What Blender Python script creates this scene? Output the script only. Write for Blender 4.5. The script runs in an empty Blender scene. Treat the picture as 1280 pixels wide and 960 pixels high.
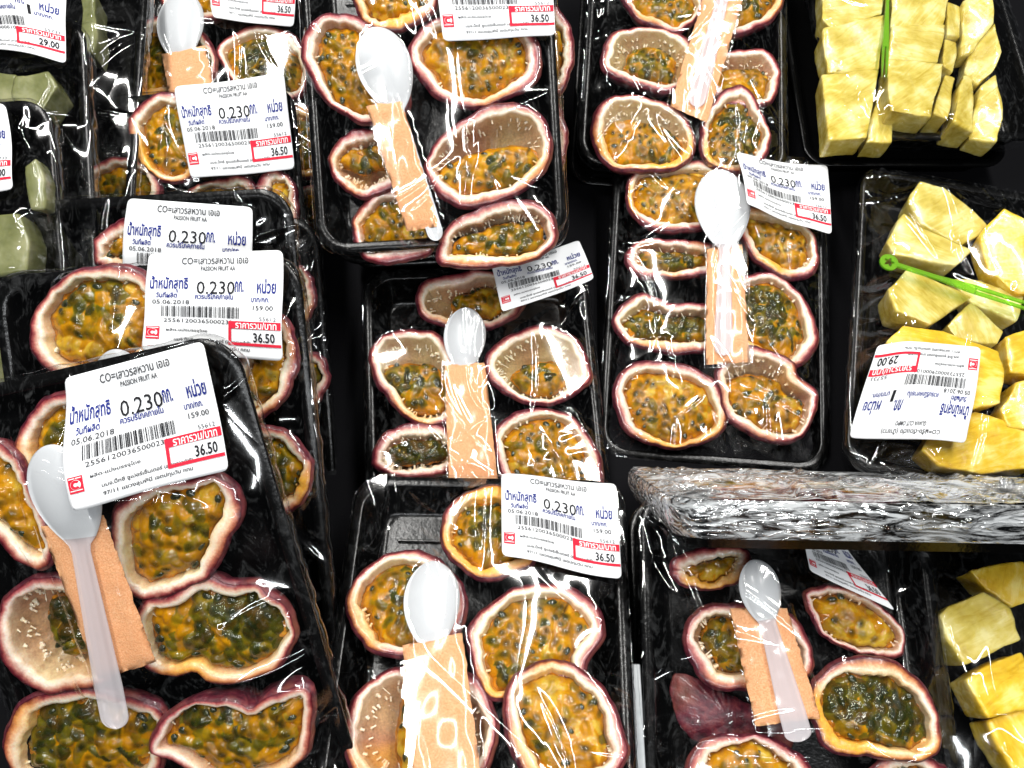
import bpy, bmesh, math, random
import numpy as np
from mathutils import Matrix, Vector

# ------------------------------------------------------------------ camera, world, light
random.seed(11)
RNG = np.random.default_rng(11)
scn = bpy.context.scene
COL = scn.collection
FPX = 1005.0
TILT = math.radians(25)
CAM = Vector((0.0, -0.46 * math.sin(TILT), 0.03 + 0.46 * math.cos(TILT)))
cam_data = bpy.data.cameras.new('camera')
cam_data.sensor_width = 36.0
cam_data.lens = 36.0 * FPX / 1280.0
cam_data.clip_start = 0.01
cam_data.clip_end = 20.0
cam = bpy.data.objects.new('camera', cam_data)
COL.objects.link(cam)
cam.location = CAM
cam.rotation_euler = (TILT, 0, 0)
scn.camera = cam

world = bpy.data.worlds.new('World')
scn.world = world
world.use_nodes = True
bgn = world.node_tree.nodes['Background']
bgn.inputs[0].default_value = (0.80, 0.88, 1.0, 1)
bgn.inputs[1].default_value = 0.022

def strip_lamp(name, loc, rot, sx, sy, power, color):
    d = bpy.data.lights.new(name, 'AREA')
    d.shape = 'RECTANGLE'; d.size = sx; d.size_y = sy
    d.energy = power; d.color = color
    o = bpy.data.objects.new(name, d); COL.objects.link(o)
    o.location = loc; o.rotation_euler = rot
    return o
# two fluorescent tubes of the shop ceiling and one strip added in front as fill
strip_lamp('ceiling_tube_lamp', (-0.34, 0.32, 1.20), (math.radians(-13), math.radians(-14), math.radians(8)), 0.05, 1.1, 15.5, (1.0, 0.985, 0.95))
strip_lamp('ceiling_tube_lamp', (0.42, 0.34, 1.20), (math.radians(-13), math.radians(14), math.radians(-5)), 0.05, 1.1, 15.5, (1.0, 0.985, 0.95))
strip_lamp('front_fill_lamp', (0.05, -0.75, 1.05), (math.radians(36), 0, 0), 1.1, 0.045, 7.0, (0.95, 0.98, 1.0))

scn.view_settings.view_transform = 'Standard'
scn.view_settings.look = 'None'
scn.view_settings.gamma = 1.0
scn.view_settings.exposure = 0.0
scn.render.engine = 'CYCLES'
scn.cycles.max_bounces = 10
scn.cycles.diffuse_bounces = 3
scn.cycles.glossy_bounces = 3
scn.cycles.transmission_bounces = 6
scn.cycles.transparent_max_bounces = 28
scn.cycles.caustics_reflective = False
scn.cycles.caustics_refractive = False
scn.cycles.use_denoising = True

# ------------------------------------------------------------------ materials
class NT:
    def __init__(s, name):
        m = bpy.data.materials.new(name); m.use_nodes = True
        s.m = m; s.t = m.node_tree; s.t.nodes.clear()
        s.out = s.n('ShaderNodeOutputMaterial')
    def n(s, typ, **kw):
        nd = s.t.nodes.new(typ)
        for k, v in kw.items():
            if k.startswith('_'): setattr(nd, k[1:], v)
            else: nd.inputs[k.replace('__', ' ')].default_value = v
        return nd
    def l(s, a, b): s.t.links.new(a, b)
    def coords(s):
        return s.n('ShaderNodeTexCoord').outputs['Object']
    def noise(s, scale, detail=4, rough=0.55, vec=None, dist=0.0):
        nd = s.n('ShaderNodeTexNoise')
        nd.inputs['Scale'].default_value = scale; nd.inputs['Detail'].default_value = detail
        nd.inputs['Roughness'].default_value = rough; nd.inputs['Distortion'].default_value = dist
        s.l(vec if vec is not None else s.coords(), nd.inputs['Vector'])
        return nd
    def ramp(s, fac, stops, interp='LINEAR'):
        r = s.n('ShaderNodeValToRGB'); cr = r.color_ramp; cr.interpolation = interp
        while len(cr.elements) < len(stops): cr.elements.new(0.5)
        for e, (p, c) in zip(cr.elements, stops):
            e.position = p; e.color = (c[0], c[1], c[2], 1) if len(c) == 3 else c
        s.l(fac, r.inputs[0]); return r.outputs[0]
    def mix(s, fac, a, b, mode='MIX'):
        nd = s.n('ShaderNodeMix', _data_type='RGBA', _blend_type=mode)
        for i, v in ((0, fac), (6, a), (7, b)):
            if hasattr(v, 'links'): s.l(v, nd.inputs[i])
            elif i == 0: nd.inputs[0].default_value = v
            else: nd.inputs[i].default_value = (v[0], v[1], v[2], 1)
        return nd.outputs[2]
    def math(s, op, a, b=0.0, clamp=False):
        nd = s.n('ShaderNodeMath', _operation=op, _use_clamp=clamp)
        for i, v in ((0, a), (1, b)):
            if hasattr(v, 'links'): s.l(v, nd.inputs[i])
            else: nd.inputs[i].default_value = v
        return nd.outputs[0]
    def attr(s, name):
        return s.n('ShaderNodeAttribute', _attribute_name=name)
    def bump(s, h, strength, dist, normal=None):
        b = s.n('ShaderNodeBump'); b.inputs['Strength'].default_value = strength
        b.inputs['Distance'].default_value = dist; s.l(h, b.inputs['Height'])
        if normal is not None: s.l(normal, b.inputs['Normal'])
        return b.outputs[0]
    def pbr(s, color, rough=0.4, spec=0.5, normal=None, coat=0.0, sss=0.0, sssr=(1, .5, .3), sscale=0.003, trans=0.0, final=True):
        p = s.n('ShaderNodeBsdfPrincipled')
        if hasattr(color, 'links'): s.l(color, p.inputs['Base Color'])
        else: p.inputs['Base Color'].default_value = (*color, 1)
        if hasattr(rough, 'links'): s.l(rough, p.inputs['Roughness'])
        else: p.inputs['Roughness'].default_value = rough
        p.inputs['Specular IOR Level'].default_value = spec
        p.inputs['Coat Weight'].default_value = coat
        p.inputs['Coat Roughness'].default_value = 0.05
        p.inputs['Subsurface Weight'].default_value = sss
        p.inputs['Subsurface Radius'].default_value = sssr
        p.inputs['Subsurface Scale'].default_value = sscale
        p.inputs['Transmission Weight'].default_value = trans
        if normal is not None: s.l(normal, p.inputs['Normal'])
        if final: s.l(p.outputs[0], s.out.inputs[0])
        return p
    def schlick(s, normal, f0):
        lw = s.n('ShaderNodeLayerWeight'); s.l(normal, lw.inputs['Normal'])
        return s.math('ADD', s.math('MULTIPLY', s.math('POWER', lw.outputs['Facing'], 5.0), .9 - f0), f0, True)
    def shmix(s, fac, a, b):
        m = s.n('ShaderNodeMixShader')
        if hasattr(fac, 'links'): s.l(fac, m.inputs[0])
        else: m.inputs[0].default_value = fac
        s.l(a, m.inputs[1]); s.l(b, m.inputs[2]); return m.outputs[0]

M = {}
def mat_black(name, base, rough, spec=0.5):
    t = NT(name)
    nz = t.noise(90, 5)
    r = t.math('ADD', t.math('MULTIPLY', nz.outputs[0], 0.16), rough - 0.06)
    n = t.bump(t.noise(420, 3).outputs[0], 0.25, 0.0006)
    t.pbr((base, base, base * 1.02), r, spec, n)
    return t.m
M['tray'] = mat_black('black_tray_plastic', 0.0022, 0.20, .32)
t = NT('black_bin_plastic'); t.pbr((.004, .004, .005), .8, .08); M['bin'] = t.m
M['bar'] = mat_black('dark_rail_metal', 0.03, 0.35)
t = NT('pale_shelf_metal'); t.pbr(t.ramp(t.noise(60, 5).outputs[0], [(0.3, (.35, .38, .40)), (0.7, (.62, .64, .65))]), 0.35, 0.5); M['shelf'] = t.m

def film_mat(name, base_fac, bumpd, rough, sheen_haze=0.0, hz_scale=60, s1=48, s2=240, stretch=(1.0, .45, 1.0), det=1.0, rd=.10, hr=(.46, .60)):
    t = NT(name)
    co = t.coords()
    mp = t.n('ShaderNodeMapping'); mp.inputs['Scale'].default_value = stretch; t.l(co, mp.inputs['Vector'])
    n1 = t.noise(s1, det, 0.5, mp.outputs[0], .9)
    n2 = t.noise(s2, 1, 0.5, co, 0.5)
    # creases: ridged noise
    rid = t.math('SUBTRACT', 1.0, t.math('MULTIPLY', t.math('ABSOLUTE', t.math('SUBTRACT', n1.outputs[0], 0.5)), 9.0), True)
    rid = t.math('POWER', rid, 3.0)
    h = t.math('ADD', t.math('MULTIPLY', n1.outputs[0], 1.4), t.math('MULTIPLY', rid, rd))
    h = t.math('ADD', h, t.math('MULTIPLY', n2.outputs[0], 0.035))
    nb = t.bump(h, 1.0, bumpd)
    fac = t.schlick(nb, .055 + base_fac)
    g = t.n('ShaderNodeBsdfGlossy'); g.inputs['Roughness'].default_value = rough; g.inputs['Color'].default_value = (1, 1, 1, 1)
    t.l(nb, g.inputs['Normal'])
    tr = t.n('ShaderNodeBsdfTransparent')
    base = tr.outputs[0]
    if sheen_haze > 0:
        d = t.n('ShaderNodeBsdfDiffuse'); d.inputs['Color'].default_value = (.85, .88, .9, 1); t.l(nb, d.inputs['Normal'])  # whitish streaks of creased film, with sheen and reflections painted into the colour
        hz = t.noise(hz_scale, 6, 0.7, mp.outputs[0], 2.5)
        hf = t.math('MULTIPLY', t.ramp(hz.outputs[0], [(hr[0], (0, 0, 0)), (hr[1], (1, 1, 1))]), sheen_haze)
        base = t.shmix(hf, base, d.outputs[0])
    t.l(t.shmix(fac, base, g.outputs[0]), t.out.inputs[0])
    return t.m
M['film'] = film_mat('clear_stretch_film', 0.0, 0.0005, 0.075, 0.035, 120, s1=24, s2=100, hr=(.52, .74))
M['film_edge'] = film_mat('bunched_stretch_film', 0.13, 0.0014, 0.09, 0.62, 85, 60, 260, (.4, 1.5, 2.0), 3, .3, (.43, .60))
M['sleeve'] = film_mat('clear_sleeve_film', -0.03, 0.0004, 0.11, s1=22, s2=80, stretch=(1, .8, 1))

# rind: deep purple wrinkled skin
t = NT('purple_passion_fruit_skin')
nz = t.noise(240, 6, 0.6)
c = t.ramp(nz.outputs[0], [(0.3, (.035, .006, .012)), (0.5, (.11, .015, .028)), (0.7, (.22, .045, .05))])
lo = t.noise(45, 2); c = t.mix(t.ramp(lo.outputs[0], [(.5, (0, 0, 0)), (.75, (.55, .55, .55))]), c, (.30, .10, .05))
t.pbr(c, 0.42, 0.5, t.bump(nz.outputs[0], .6, .0012), coat=.3); M['rind'] = t.m

# pith: attribute 'ring' 0 = skin edge .. 0.5 = inner lip .. 1 = cavity floor, 'stain' = juice on the flesh
t = NT('passion_fruit_pith')
ra = t.attr('ring').outputs['Fac']; st = t.attr('stain').outputs['Fac']; pk = t.attr('pink').outputs['Fac']
nz = t.noise(330, 5, .6); nzl = t.noise(70, 3)
rr = t.math('ADD', ra, t.math('MULTIPLY', t.math('SUBTRACT', nz.outputs[0], .5), .12))
rr = t.math('ADD', rr, t.math('MULTIPLY', t.math('SUBTRACT', nzl.outputs[0], .5), .22))
c1 = t.ramp(rr, [(0.0, (.05, .004, .009)), (.10, (.15, .014, .024)), (.17, (.42, .12, .10)), (.25, (.78, .49, .36)), (.34, (.88, .80, .66)), (.47, (.88, .76, .54)), (.52, (.84, .68, .38)), (.60, (.64, .50, .28)), (1.0, (.46, .33, .14))])
c2 = t.ramp(rr, [(0.0, (.055, .004, .010)), (.10, (.17, .016, .028)), (.20, (.50, .15, .15)), (.32, (.86, .68, .60)), (.5, (.80, .56, .42)), (.60, (.52, .27, .17)), (1.0, (.34, .15, .07))])
c = t.mix(pk, c1, c2)
sf = t.math('MULTIPLY', st, t.ramp(rr, [(.04, (0, 0, 0)), (.2, (1, 1, 1))]))
c = t.mix(sf, c, (.86, .42, .035))
fib = t.noise(900, 2); c = t.mix(.22, c, t.ramp(fib.outputs[0], [(.3, (.1, .05, .03)), (.7, (1, .9, .8))]), 'OVERLAY')
vv = t.noise(150, 6, .7, None, 2.0); c = t.mix(t.math('MULTIPLY', t.ramp(vv.outputs[0], [(.58, (0, 0, 0)), (.68, (1, 1, 1))]), .28), c, (.58, .30, .22))
t.pbr(c, .30, .5, t.bump(nz.outputs[0], .5, .0006), sss=.25, sssr=(1, .45, .25), sscale=.002, coat=.25); M['pith'] = t.m

# pulp floor
t = NT('passion_fruit_juice')
nz = t.noise(160, 5, .6)
c = t.ramp(nz.outputs[0], [(.30, (.10, .035, .002)), (.48, (.30, .10, .003)), (.62, (.60, .22, .005)), (.8, (.80, .38, .015))])
t.pbr(c, .12, .6, t.bump(nz.outputs[0], .7, .0016), coat=.6, sss=.2, sssr=(1, .5, .1), sscale=.002); M['juice'] = t.m

# arils: jelly sacs round the seeds, coloured by the attribute 'sac'
t = NT('passion_fruit_jelly')
sa = t.attr('sac').outputs['Fac']; co_ = t.attr('core').outputs['Fac']
nz = t.noise(260, 3, .55)
sv_ = t.math('ADD', sa, t.math('MULTIPLY', t.math('SUBTRACT', nz.outputs[0], .5), .38))
c = t.ramp(sv_, [(0, (.030, .036, .004)), (.18, (.075, .085, .006)), (.34, (.20, .17, .008)), (.48, (.44, .28, .005)), (.62, (.70, .31, .002)), (.84, (.84, .39, .003)), (1, (.90, .60, .05))])
pt = t.noise(120, 3, .5)
c = t.mix(t.ramp(pt.outputs[0], [(.40, (.5, .5, .5)), (.52, (0, 0, 0))]), c, (.20, .09, .006))
c = t.mix(t.math('MULTIPLY', co_, .90), c, (.016, .024, .006))
nb = t.bump(nz.outputs[0], .5, .0009)
p = t.pbr(c, .35, .25, nb, final=False)
tr = t.n('ShaderNodeBsdfTransparent'); t.l(t.mix(.45, c, (.95, .80, .30)), tr.inputs[0])
m1 = t.shmix(t.math('SUBTRACT', .60, t.math('MULTIPLY', co_, .12)), tr.outputs[0], p.outputs[0])
g = t.n('ShaderNodeBsdfGlossy'); g.inputs['Roughness'].default_value = .06; t.l(nb, g.inputs['Normal'])
t.l(t.shmix(t.schlick(nb, .028), m1, g.outputs[0]), t.out.inputs[0]); M['jelly'] = t.m
t = NT('dark_olive_seed'); nz = t.noise(600, 2)
t.pbr(t.ramp(nz.outputs[0], [(.35, (.010, .014, .006)), (.7, (.05, .055, .020))]), .25, .5, coat=.4); M['seed'] = t.m

# label and print
def flat(name, col, rough=.5, spec=.3):
    t = NT(name); t.pbr(col, .7, .12); M[name] = t.m
t = NT('label_paper'); t.pbr(t.ramp(t.noise(30, 3).outputs[0], [(.3, (.80, .82, .85)), (.7, (.85, .86, .87))]), .55, .2); M['paper'] = t.m
flat('black_print', (.015, .015, .018)); flat('grey_print', (.06, .06, .065)); flat('blue_print', (.015, .025, .19)); flat('red_print', (.62, .02, .045)); flat('white_print', (.85, .83, .83))

# plastics
t = NT('white_spoon_plastic')
p = t.pbr((.60, .62, .64), .30, .4, coat=.15, final=False)
tr = t.n('ShaderNodeBsdfTransparent'); tr.inputs[0].default_value = (.92, .93, .95, 1)
t.l(t.shmix(.95, tr.outputs[0], p.outputs[0]), t.out.inputs[0]); M['spoon'] = t.m
t = NT('clear_spoon_plastic')
p = t.pbr((.84, .80, .82), .18, .5, coat=.5, final=False)
tr = t.n('ShaderNodeBsdfTransparent'); tr.inputs[0].default_value = (.95, .93, .95, 1)
t.l(t.shmix(.42, tr.outputs[0], p.outputs[0]), t.out.inputs[0]); M['spoon_clear'] = t.m
t = NT('peach_seasoning')
nz = t.noise(1500, 2, .6); nl = t.noise(60, 3)
c = t.ramp(nz.outputs[0], [(.28, (.66, .29, .12)), (.5, (.80, .39, .185)), (.72, (.88, .52, .29))])
c = t.mix(t.ramp(nl.outputs[0], [(.45, (0, 0, 0)), (.8, (.5, .5, .5))]), c, (.72, .31, .13))
t.pbr(c, .7, .3, t.bump(nz.outputs[0], .5, .0004, t.bump(nl.outputs[0], .5, .0022)), sss=.15, sscale=.001); M['seasoning'] = t.m
t = NT('green_pick_plastic')
p = t.pbr((.26, .52, .04), .15, .5, coat=.6, final=False)
tr = t.n('ShaderNodeBsdfTransparent'); tr.inputs[0].default_value = (.55, .95, .25, 1)
t.l(t.shmix(.45, tr.outputs[0], p.outputs[0]), t.out.inputs[0]); M['pick'] = t.m

def fruitflesh(name, lo, mid, hi, str_amount, stretch=(1, 4.5, 3)):
    t = NT(name)
    co = t.coords()
    mp = t.n('ShaderNodeMapping'); mp.inputs['Scale'].default_value = stretch; mp.inputs['Rotation'].default_value = (0, .1, .45); t.l(co, mp.inputs['Vector'])
    fb = t.noise(46, 6, .62, mp.outputs[0], 1.2)
    bl = t.noise(60, 3, .5, co)
    f = t.math('ADD', t.math('MULTIPLY', fb.outputs[0], str_amount), t.math('MULTIPLY', bl.outputs[0], 1 - str_amount))
    c = t.ramp(f, [(.36, lo), (.5, mid), (.62, hi)])
    n = t.bump(fb.outputs[0], .35, .0006, t.bump(t.noise(420, 3).outputs[0], .3, .0003))
    t.pbr(c, .24, .5, n, coat=.35, sss=.3, sssr=(1, .75, .2), sscale=.003)
    return t.m
M['pine_pale'] = fruitflesh('pale_pineapple_flesh', (.46, .33, .035), (.64, .52, .12), (.80, .72, .32), .4)
M['pine_gold'] = fruitflesh('golden_pineapple_flesh', (.60, .34, .010), (.80, .54, .045), (.92, .74, .22), .45)
M['guava'] = fruitflesh('pale_guava_flesh', (.13, .14, .05), (.20, .21, .09), (.30, .30, .16), .3, (1, 2, 2))

# ------------------------------------------------------------------ helpers
def link(o, parent=None):
    COL.objects.link(o)
    if parent is not None: o.parent = parent
    return o
def mesh_np(name, V, F, mats, parent=None, smooth=True, attrs=None, midx=None):
    """V (n,3) array, F list of faces or (m,k) array"""
    me = bpy.data.meshes.new(name)
    V = np.asarray(V, dtype=np.float64)
    if isinstance(F, np.ndarray):
        k = F.shape[1]; m = F.shape[0]
        me.vertices.add(len(V)); me.vertices.foreach_set('co', V.astype(np.float32).ravel())
        me.loops.add(m * k); me.loops.foreach_set('vertex_index', F.astype(np.int32).ravel())
        me.polygons.add(m); me.polygons.foreach_set('loop_start', np.arange(0, m * k, k, dtype=np.int32))
        me.polygons.foreach_set('loop_total', np.full(m, k, dtype=np.int32))
        me.update(calc_edges=True)
    else:
        me.from_pydata([tuple(v) for v in V], [], F)
    if smooth: me.polygons.foreach_set('use_smooth', np.ones(len(me.polygons), dtype=bool))
    if midx is not None: me.polygons.foreach_set('material_index', np.asarray(midx, dtype=np.int32))
    for k2, a in (attrs or {}).items():
        at = me.attributes.new(k2, 'FLOAT', 'POINT'); at.data.foreach_set('value', np.asarray(a, dtype=np.float32))
    for mm in (mats if isinstance(mats, (list, tuple)) else [mats]): me.materials.append(mm)
    return link(bpy.data.objects.new(name, me), parent)
def thing(name, mat, label, cat, group=None):
    o = bpy.data.objects.new(name, None); o.empty_display_size = .01
    COL.objects.link(o); o.matrix_world = mat
    o['label'] = label; o['category'] = cat
    if group: o['group'] = group
    return o

RC = Matrix.Rotation(TILT, 3, 'X')
def ray(px, py):
    return RC @ Vector(((px - 640) / FPX, (480 - py) / FPX, -1.0))
class Frame:
    """a tray's own frame: origin in the middle of its rim plane"""
    def __init__(s, px, py, depth=None, z=None, yaw=0, pitch=0, roll=0):
        d = ray(px, py)
        if depth is None: depth = (z - CAM.z) / d.z
        s.o = CAM + d * depth
        r = Matrix.Rotation(math.radians(pitch), 4, 'X') @ Matrix.Rotation(math.radians(roll), 4, 'Y') @ Matrix.Rotation(math.radians(yaw), 4, 'Z')
        s.m = Matrix.Translation(s.o) @ r
        s.inv = s.m.inverted()
    def loc(s, px, py, z=0.0):
        o = s.inv @ CAM; d = (s.inv.to_3x3() @ ray(px, py))
        k = (z - o.z) / d.z
        p = o + d * k
        return np.array((p.x, p.y))
    def locs(s, pts, z=0.0): return np.array([s.loc(x, y, z) for x, y in pts])

def smooth_closed(P, n):
    P = np.asarray(P, float); m = len(P)
    out = []
    for i in range(m):
        p0, p1, p2, p3 = P[i - 1], P[i], P[(i + 1) % m], P[(i + 2) % m]
        for k in range(12):
            u = k / 12
            out.append(.5 * ((2 * p1) + (-p0 + p2) * u + (2 * p0 - 5 * p1 + 4 * p2 - p3) * u * u + (-p0 + 3 * p1 - 3 * p2 + p3) * u ** 3))
    out = np.array(out)
    seg = np.linalg.norm(np.roll(out, -1, 0) - out, axis=1); L = np.concatenate([[0], np.cumsum(seg)])
    tt = np.linspace(0, L[-1], n, endpoint=False)
    cl = np.vstack([out, out[:1]])
    return np.stack([np.interp(tt, L, cl[:, 0]), np.interp(tt, L, cl[:, 1])], 1)
def area2(P):
    x, y = P[:, 0], P[:, 1]
    return .5 * np.sum(x * np.roll(y, -1) - np.roll(x, -1) * y)
def inside(P, X, Y):
    r = np.zeros(X.shape, bool); n = len(P)
    for i in range(n):
        x1, y1 = P[i]; x2, y2 = P[(i + 1) % n]
        if y1 == y2: continue
        c = ((y1 > Y) != (y2 > Y)) & (X < (x2 - x1) * (Y - y1) / (y2 - y1) + x1)
        r ^= c
    return r
def rrect(hx, hy, r, n=10):
    pts = []
    for cx, cy, a0 in ((hx - r, hy - r, 0), (-hx + r, hy - r, 90), (-hx + r, -hy + r, 180), (hx - r, -hy + r, 270)):
        for k in range(n + 1):
            a = math.radians(a0 + 90 * k / n); pts.append((cx + r * math.cos(a), cy + r * math.sin(a)))
    return np.array(pts)
def rings_faces(nr, n, close=True):
    F = []
    for a in range(nr - 1):
        for i in range(n):
            j = (i + 1) % n
            F.append((a * n + i, a * n + j, (a + 1) * n + j, (a + 1) * n + i))
    return F
def snoise(n, octs, rng):
    """periodic 1-D noise"""
    th = np.linspace(0, 2 * np.pi, n, endpoint=False); v = np.zeros(n)
    for k, a in octs: v += a * np.sin(k * th + rng.uniform(0, 6.28))
    return v
# ------------------------------------------------------------------ trays
TW, TL, TR = .135, .205, .016        # width, length, corner radius
TH = .020
def tray_parts(root, hx=TW / 2, hy=TL / 2, ribs=True):
    prof = [(.016, -TH + .0008), (.0125, -TH + .0006), (.0105, -TH), (.0100, -TH), (.0045, -.0030), (.0022, -.0026), (.0004, -.0026), (0, -.0018), (0, -.0006), (.0005, 0), (.0046, 0), (.0053, -.0006), (.0062, -.004), (.0118, -TH + .004), (.0135, -TH + .0022), (.016, -TH + .0018)]
    V = []; n = None
    for d, z in prof:
        P = rrect(hx - d, hy - d, max(TR - d * .6, .004), 8); n = len(P)
        V += [(x, y, z) for x, y in P]
    F = rings_faces(len(prof), n)
    F.append(tuple(range((len(prof) - 1) * n, len(prof) * n)))
    F.append(tuple(reversed(range(n))))
    o = mesh_np('tray_shell', V, F, M['tray'], root, smooth=False)
    me = o.data
    for p in me.polygons: p.use_smooth = len(p.vertices) == 4
    if not ribs: return
    # raised ribs moulded in the floor of the tray
    key = round(hx, 4)
    if key not in _rib:
        bm = bmesh.new(); bmesh.ops.create_cube(bm, size=1)
        for v in bm.verts: v.co = Vector((v.co.x * (hx - .029), v.co.y * .0016, v.co.z * .0022))
        bmesh.ops.bevel(bm, geom=list(bm.edges), offset=.0004, segments=1, affect='EDGES')
        me = bpy.data.meshes.new('floor_rib'); bm.to_mesh(me); bm.free(); me.materials.append(M['tray']); _rib[key] = me
    for sx in (-1, 1):
        for k in range(5):
            o = link(bpy.data.objects.new('floor_rib', _rib[key]), root)
            o.location = (sx * (.008 + (hx - .029) / 2), hy - .028 - k * (2 * hy - .056) / 4, -TH + .0026)
_rib = {}

class Pack:
    def __init__(s, frame, label, film=True, cat='tray', wr=1.0, seed=1, hx=TW / 2, hy=TL / 2, film_mat='film', lid=.0015, ribs=True):
        s.f = frame; s.hx, s.hy = hx, hy
        s.root = thing('food_tray', frame.m, label, cat, 'black food trays in the chilled display')
        tray_parts(s.root, hx, hy, ribs)
        s.obst = []; s.film = film; s.wr = wr; s.seed = seed; s.quads = []; s.fm = film_mat; s.lid = lid
        s.NX, s.NY = 150, 228
        s.H = None
    def add_obst(s, P, z, soft=0.0): s.obst.append((np.asarray(P), z, soft))
    def solve(s):
        nx, ny = 76, 115
        xs = np.linspace(-s.hx, s.hx, nx); ys = np.linspace(-s.hy, s.hy, ny)
        X, Y = np.meshgrid(xs, ys)
        O = np.full(X.shape, -.004)
        R = rrect(s.hx - .0005, s.hy - .0005, TR)
        O[~inside(R, X, Y)] = .0004
        for P, z, soft in s.obst:
            m = inside(P, X, Y)
            zz = z if not callable(z) else z(X, Y)
            O = np.where(m, np.maximum(O, zz), O)
        O = np.maximum(O, np.where(inside(rrect(s.hx - .008, s.hy - .008, TR), X, Y), O, .0002))
        H = np.maximum(O, .0006)
        for _ in range(260):
            A = H.copy()
            A[1:-1, 1:-1] = .25 * (H[2:, 1:-1] + H[:-2, 1:-1] + H[1:-1, 2:] + H[1:-1, :-2])
            H = np.maximum(A, O)
        s.xs, s.ys, s.H = xs, ys, H + .0006
    def hat(s, x, y):
        x = np.clip(x, -s.hx, s.hx); y = np.clip(y, -s.hy, s.hy)
        i = np.clip((x + s.hx) / (2 * s.hx) * (len(s.xs) - 1), 0, len(s.xs) - 1.001)
        j = np.clip((y + s.hy) / (2 * s.hy) * (len(s.ys) - 1), 0, len(s.ys) - 1.001)
        i0 = np.floor(i).astype(int); j0 = np.floor(j).astype(int); u = i - i0; v = j - j0
        H = s.H
        return (H[j0, i0] * (1 - u) * (1 - v) + H[j0, i0 + 1] * u * (1 - v) + H[j0 + 1, i0] * (1 - u) * v + H[j0 + 1, i0 + 1] * u * v)
    def build_film(s):
        rng = np.random.default_rng(s.seed * 77 + 5)
        hx, hy = s.hx + .0006, s.hy + .0006
        NX, NY = s.NX, s.NY
        X, Y = np.meshgrid(np.linspace(-hx, hx, NX), np.linspace(-hy, hy, NY))
        Z = s.hat(X, Y)
        # low waves and creases pulled between what lies below
        W = np.zeros(X.shape)
        for _ in range(12):
            a = rng.uniform(0, np.pi); k = rng.uniform(50, 190); ph = rng.uniform(0, 6.28)
            W += np.sin((X * np.cos(a) + Y * np.sin(a)) * k + ph) * (.016 / k) * rng.uniform(.4, 1)
        for q in range(int(42 * s.wr)):
            x0 = rng.uniform(-hx, hx); y0 = rng.uniform(-hy, hy)
            edge = rng.random() < .45
            if edge:   # short folds running in from the rim
                if rng.random() < .5: x0 = rng.choice([-1, 1]) * (hx - .004); a = rng.normal(0, .35)
                else: y0 = rng.choice([-1, 1]) * (hy - .004); a = np.pi / 2 + rng.normal(0, .35)
            else: a = math.atan2(y0, x0) + rng.normal(0, .6)
            L = rng.uniform(.012, .045); w = rng.uniform(.0011, .0028); am = rng.uniform(.0004, .0013) * (.7 + .5 * s.wr)
            cv = rng.normal(0, 6)
            dx = X - x0; dy = Y - y0
            u = dx * np.cos(a) + dy * np.sin(a); v = -dx * np.sin(a) + dy * np.cos(a) + cv * u * u
            prof = np.exp(-np.abs(v / w) ** 1.4) - .35 * np.exp(-((v - 2.2 * w) / (1.6 * w)) ** 2)
            W += am * prof * np.exp(-(u / L) ** 4)
        damp = np.ones(X.shape)
        for Q in s.quads: damp[inside(Q, X, Y)] = .12
        edgef = np.clip(np.minimum(hx - np.abs(X), hy - np.abs(Y)) / .006, 0, 1)
        Z = Z + W * damp * (.25 + .75 * edgef)
        Z = np.maximum(Z, s.hat(X, Y) - .0002)
        # keep to the rounded outline
        r = TR
        qx = np.abs(X) - (hx - r); qy = np.abs(Y) - (hy - r)
        cor = (qx > 0) & (qy > 0); d = np.hypot(qx, qy)
        k = np.where(cor & (d > r), r / np.maximum(d, 1e-9), 1)
        out = cor & (d > r + .002)
        Xn = np.where(cor & (d > r), np.sign(X) * ((hx - r) + qx * k), X)
        Yn = np.where(cor & (d > r), np.sign(Y) * ((hy - r) + qy * k), Y)
        V = np.stack([Xn, Yn, Z], -1).reshape(-1, 3)
        I = np.arange(NX * NY).reshape(NY, NX)
        a, b, c, dd = I[:-1, :-1], I[:-1, 1:], I[1:, 1:], I[1:, :-1]
        keep = ~(out[:-1, :-1] & out[:-1, 1:] & out[1:, 1:] & out[1:, :-1])
        F = np.stack([a[keep], b[keep], c[keep], dd[keep]], 1)
        # skirt down the side walls
        P = rrect(hx, hy, r, 14); n = len(P)
        # resample evenly, with vertical pleats
        P = smooth_poly(P, 420); n = len(P)
        ni = len(V); SV = []
        pl = snoise(n, [(23, .0002), (41, .00015), (67, .00015), (97, .0001)], rng)
        C = P / np.linalg.norm(P, axis=1)[:, None]
        for k2, (off, z) in enumerate((((0, .0008), (.0008, -.0002), (.0008, -.004), (-.0015, -.010), (-.006, -.0185), (-.010, -.0212), (-.022, -.0215)) if s.fm == 'film' else ((0, .0008), (.0008, -.0002), (.0010, -.003), (.0004, -.006), (-.0008, -.009), (-.0022, -.0125), (-.0042, -.0152)))):
            amp = (0, .6, 1.2, 1.8, 1.2, .5, 0)[k2]
            q = P + C * (off + pl[:, None] * amp)
            SV.append(np.column_stack([q, np.full(n, z)]))
        SV = np.vstack(SV)
        SF = np.array(rings_faces(7, n)) + ni
        mesh_np('film', np.vstack([V, SV]), np.vstack([F, SF[:, ::-1]]), M[s.fm], s.root)

def smooth_poly(P, n):
    seg = np.linalg.norm(np.roll(P, -1, 0) - P, axis=1); L = np.concatenate([[0], np.cumsum(seg)])
    tt = np.linspace(0, L[-1], n, endpoint=False); cl = np.vstack([P, P[:1]])
    return np.stack([np.interp(tt, L, cl[:, 0]), np.interp(tt, L, cl[:, 1])], 1)

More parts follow.
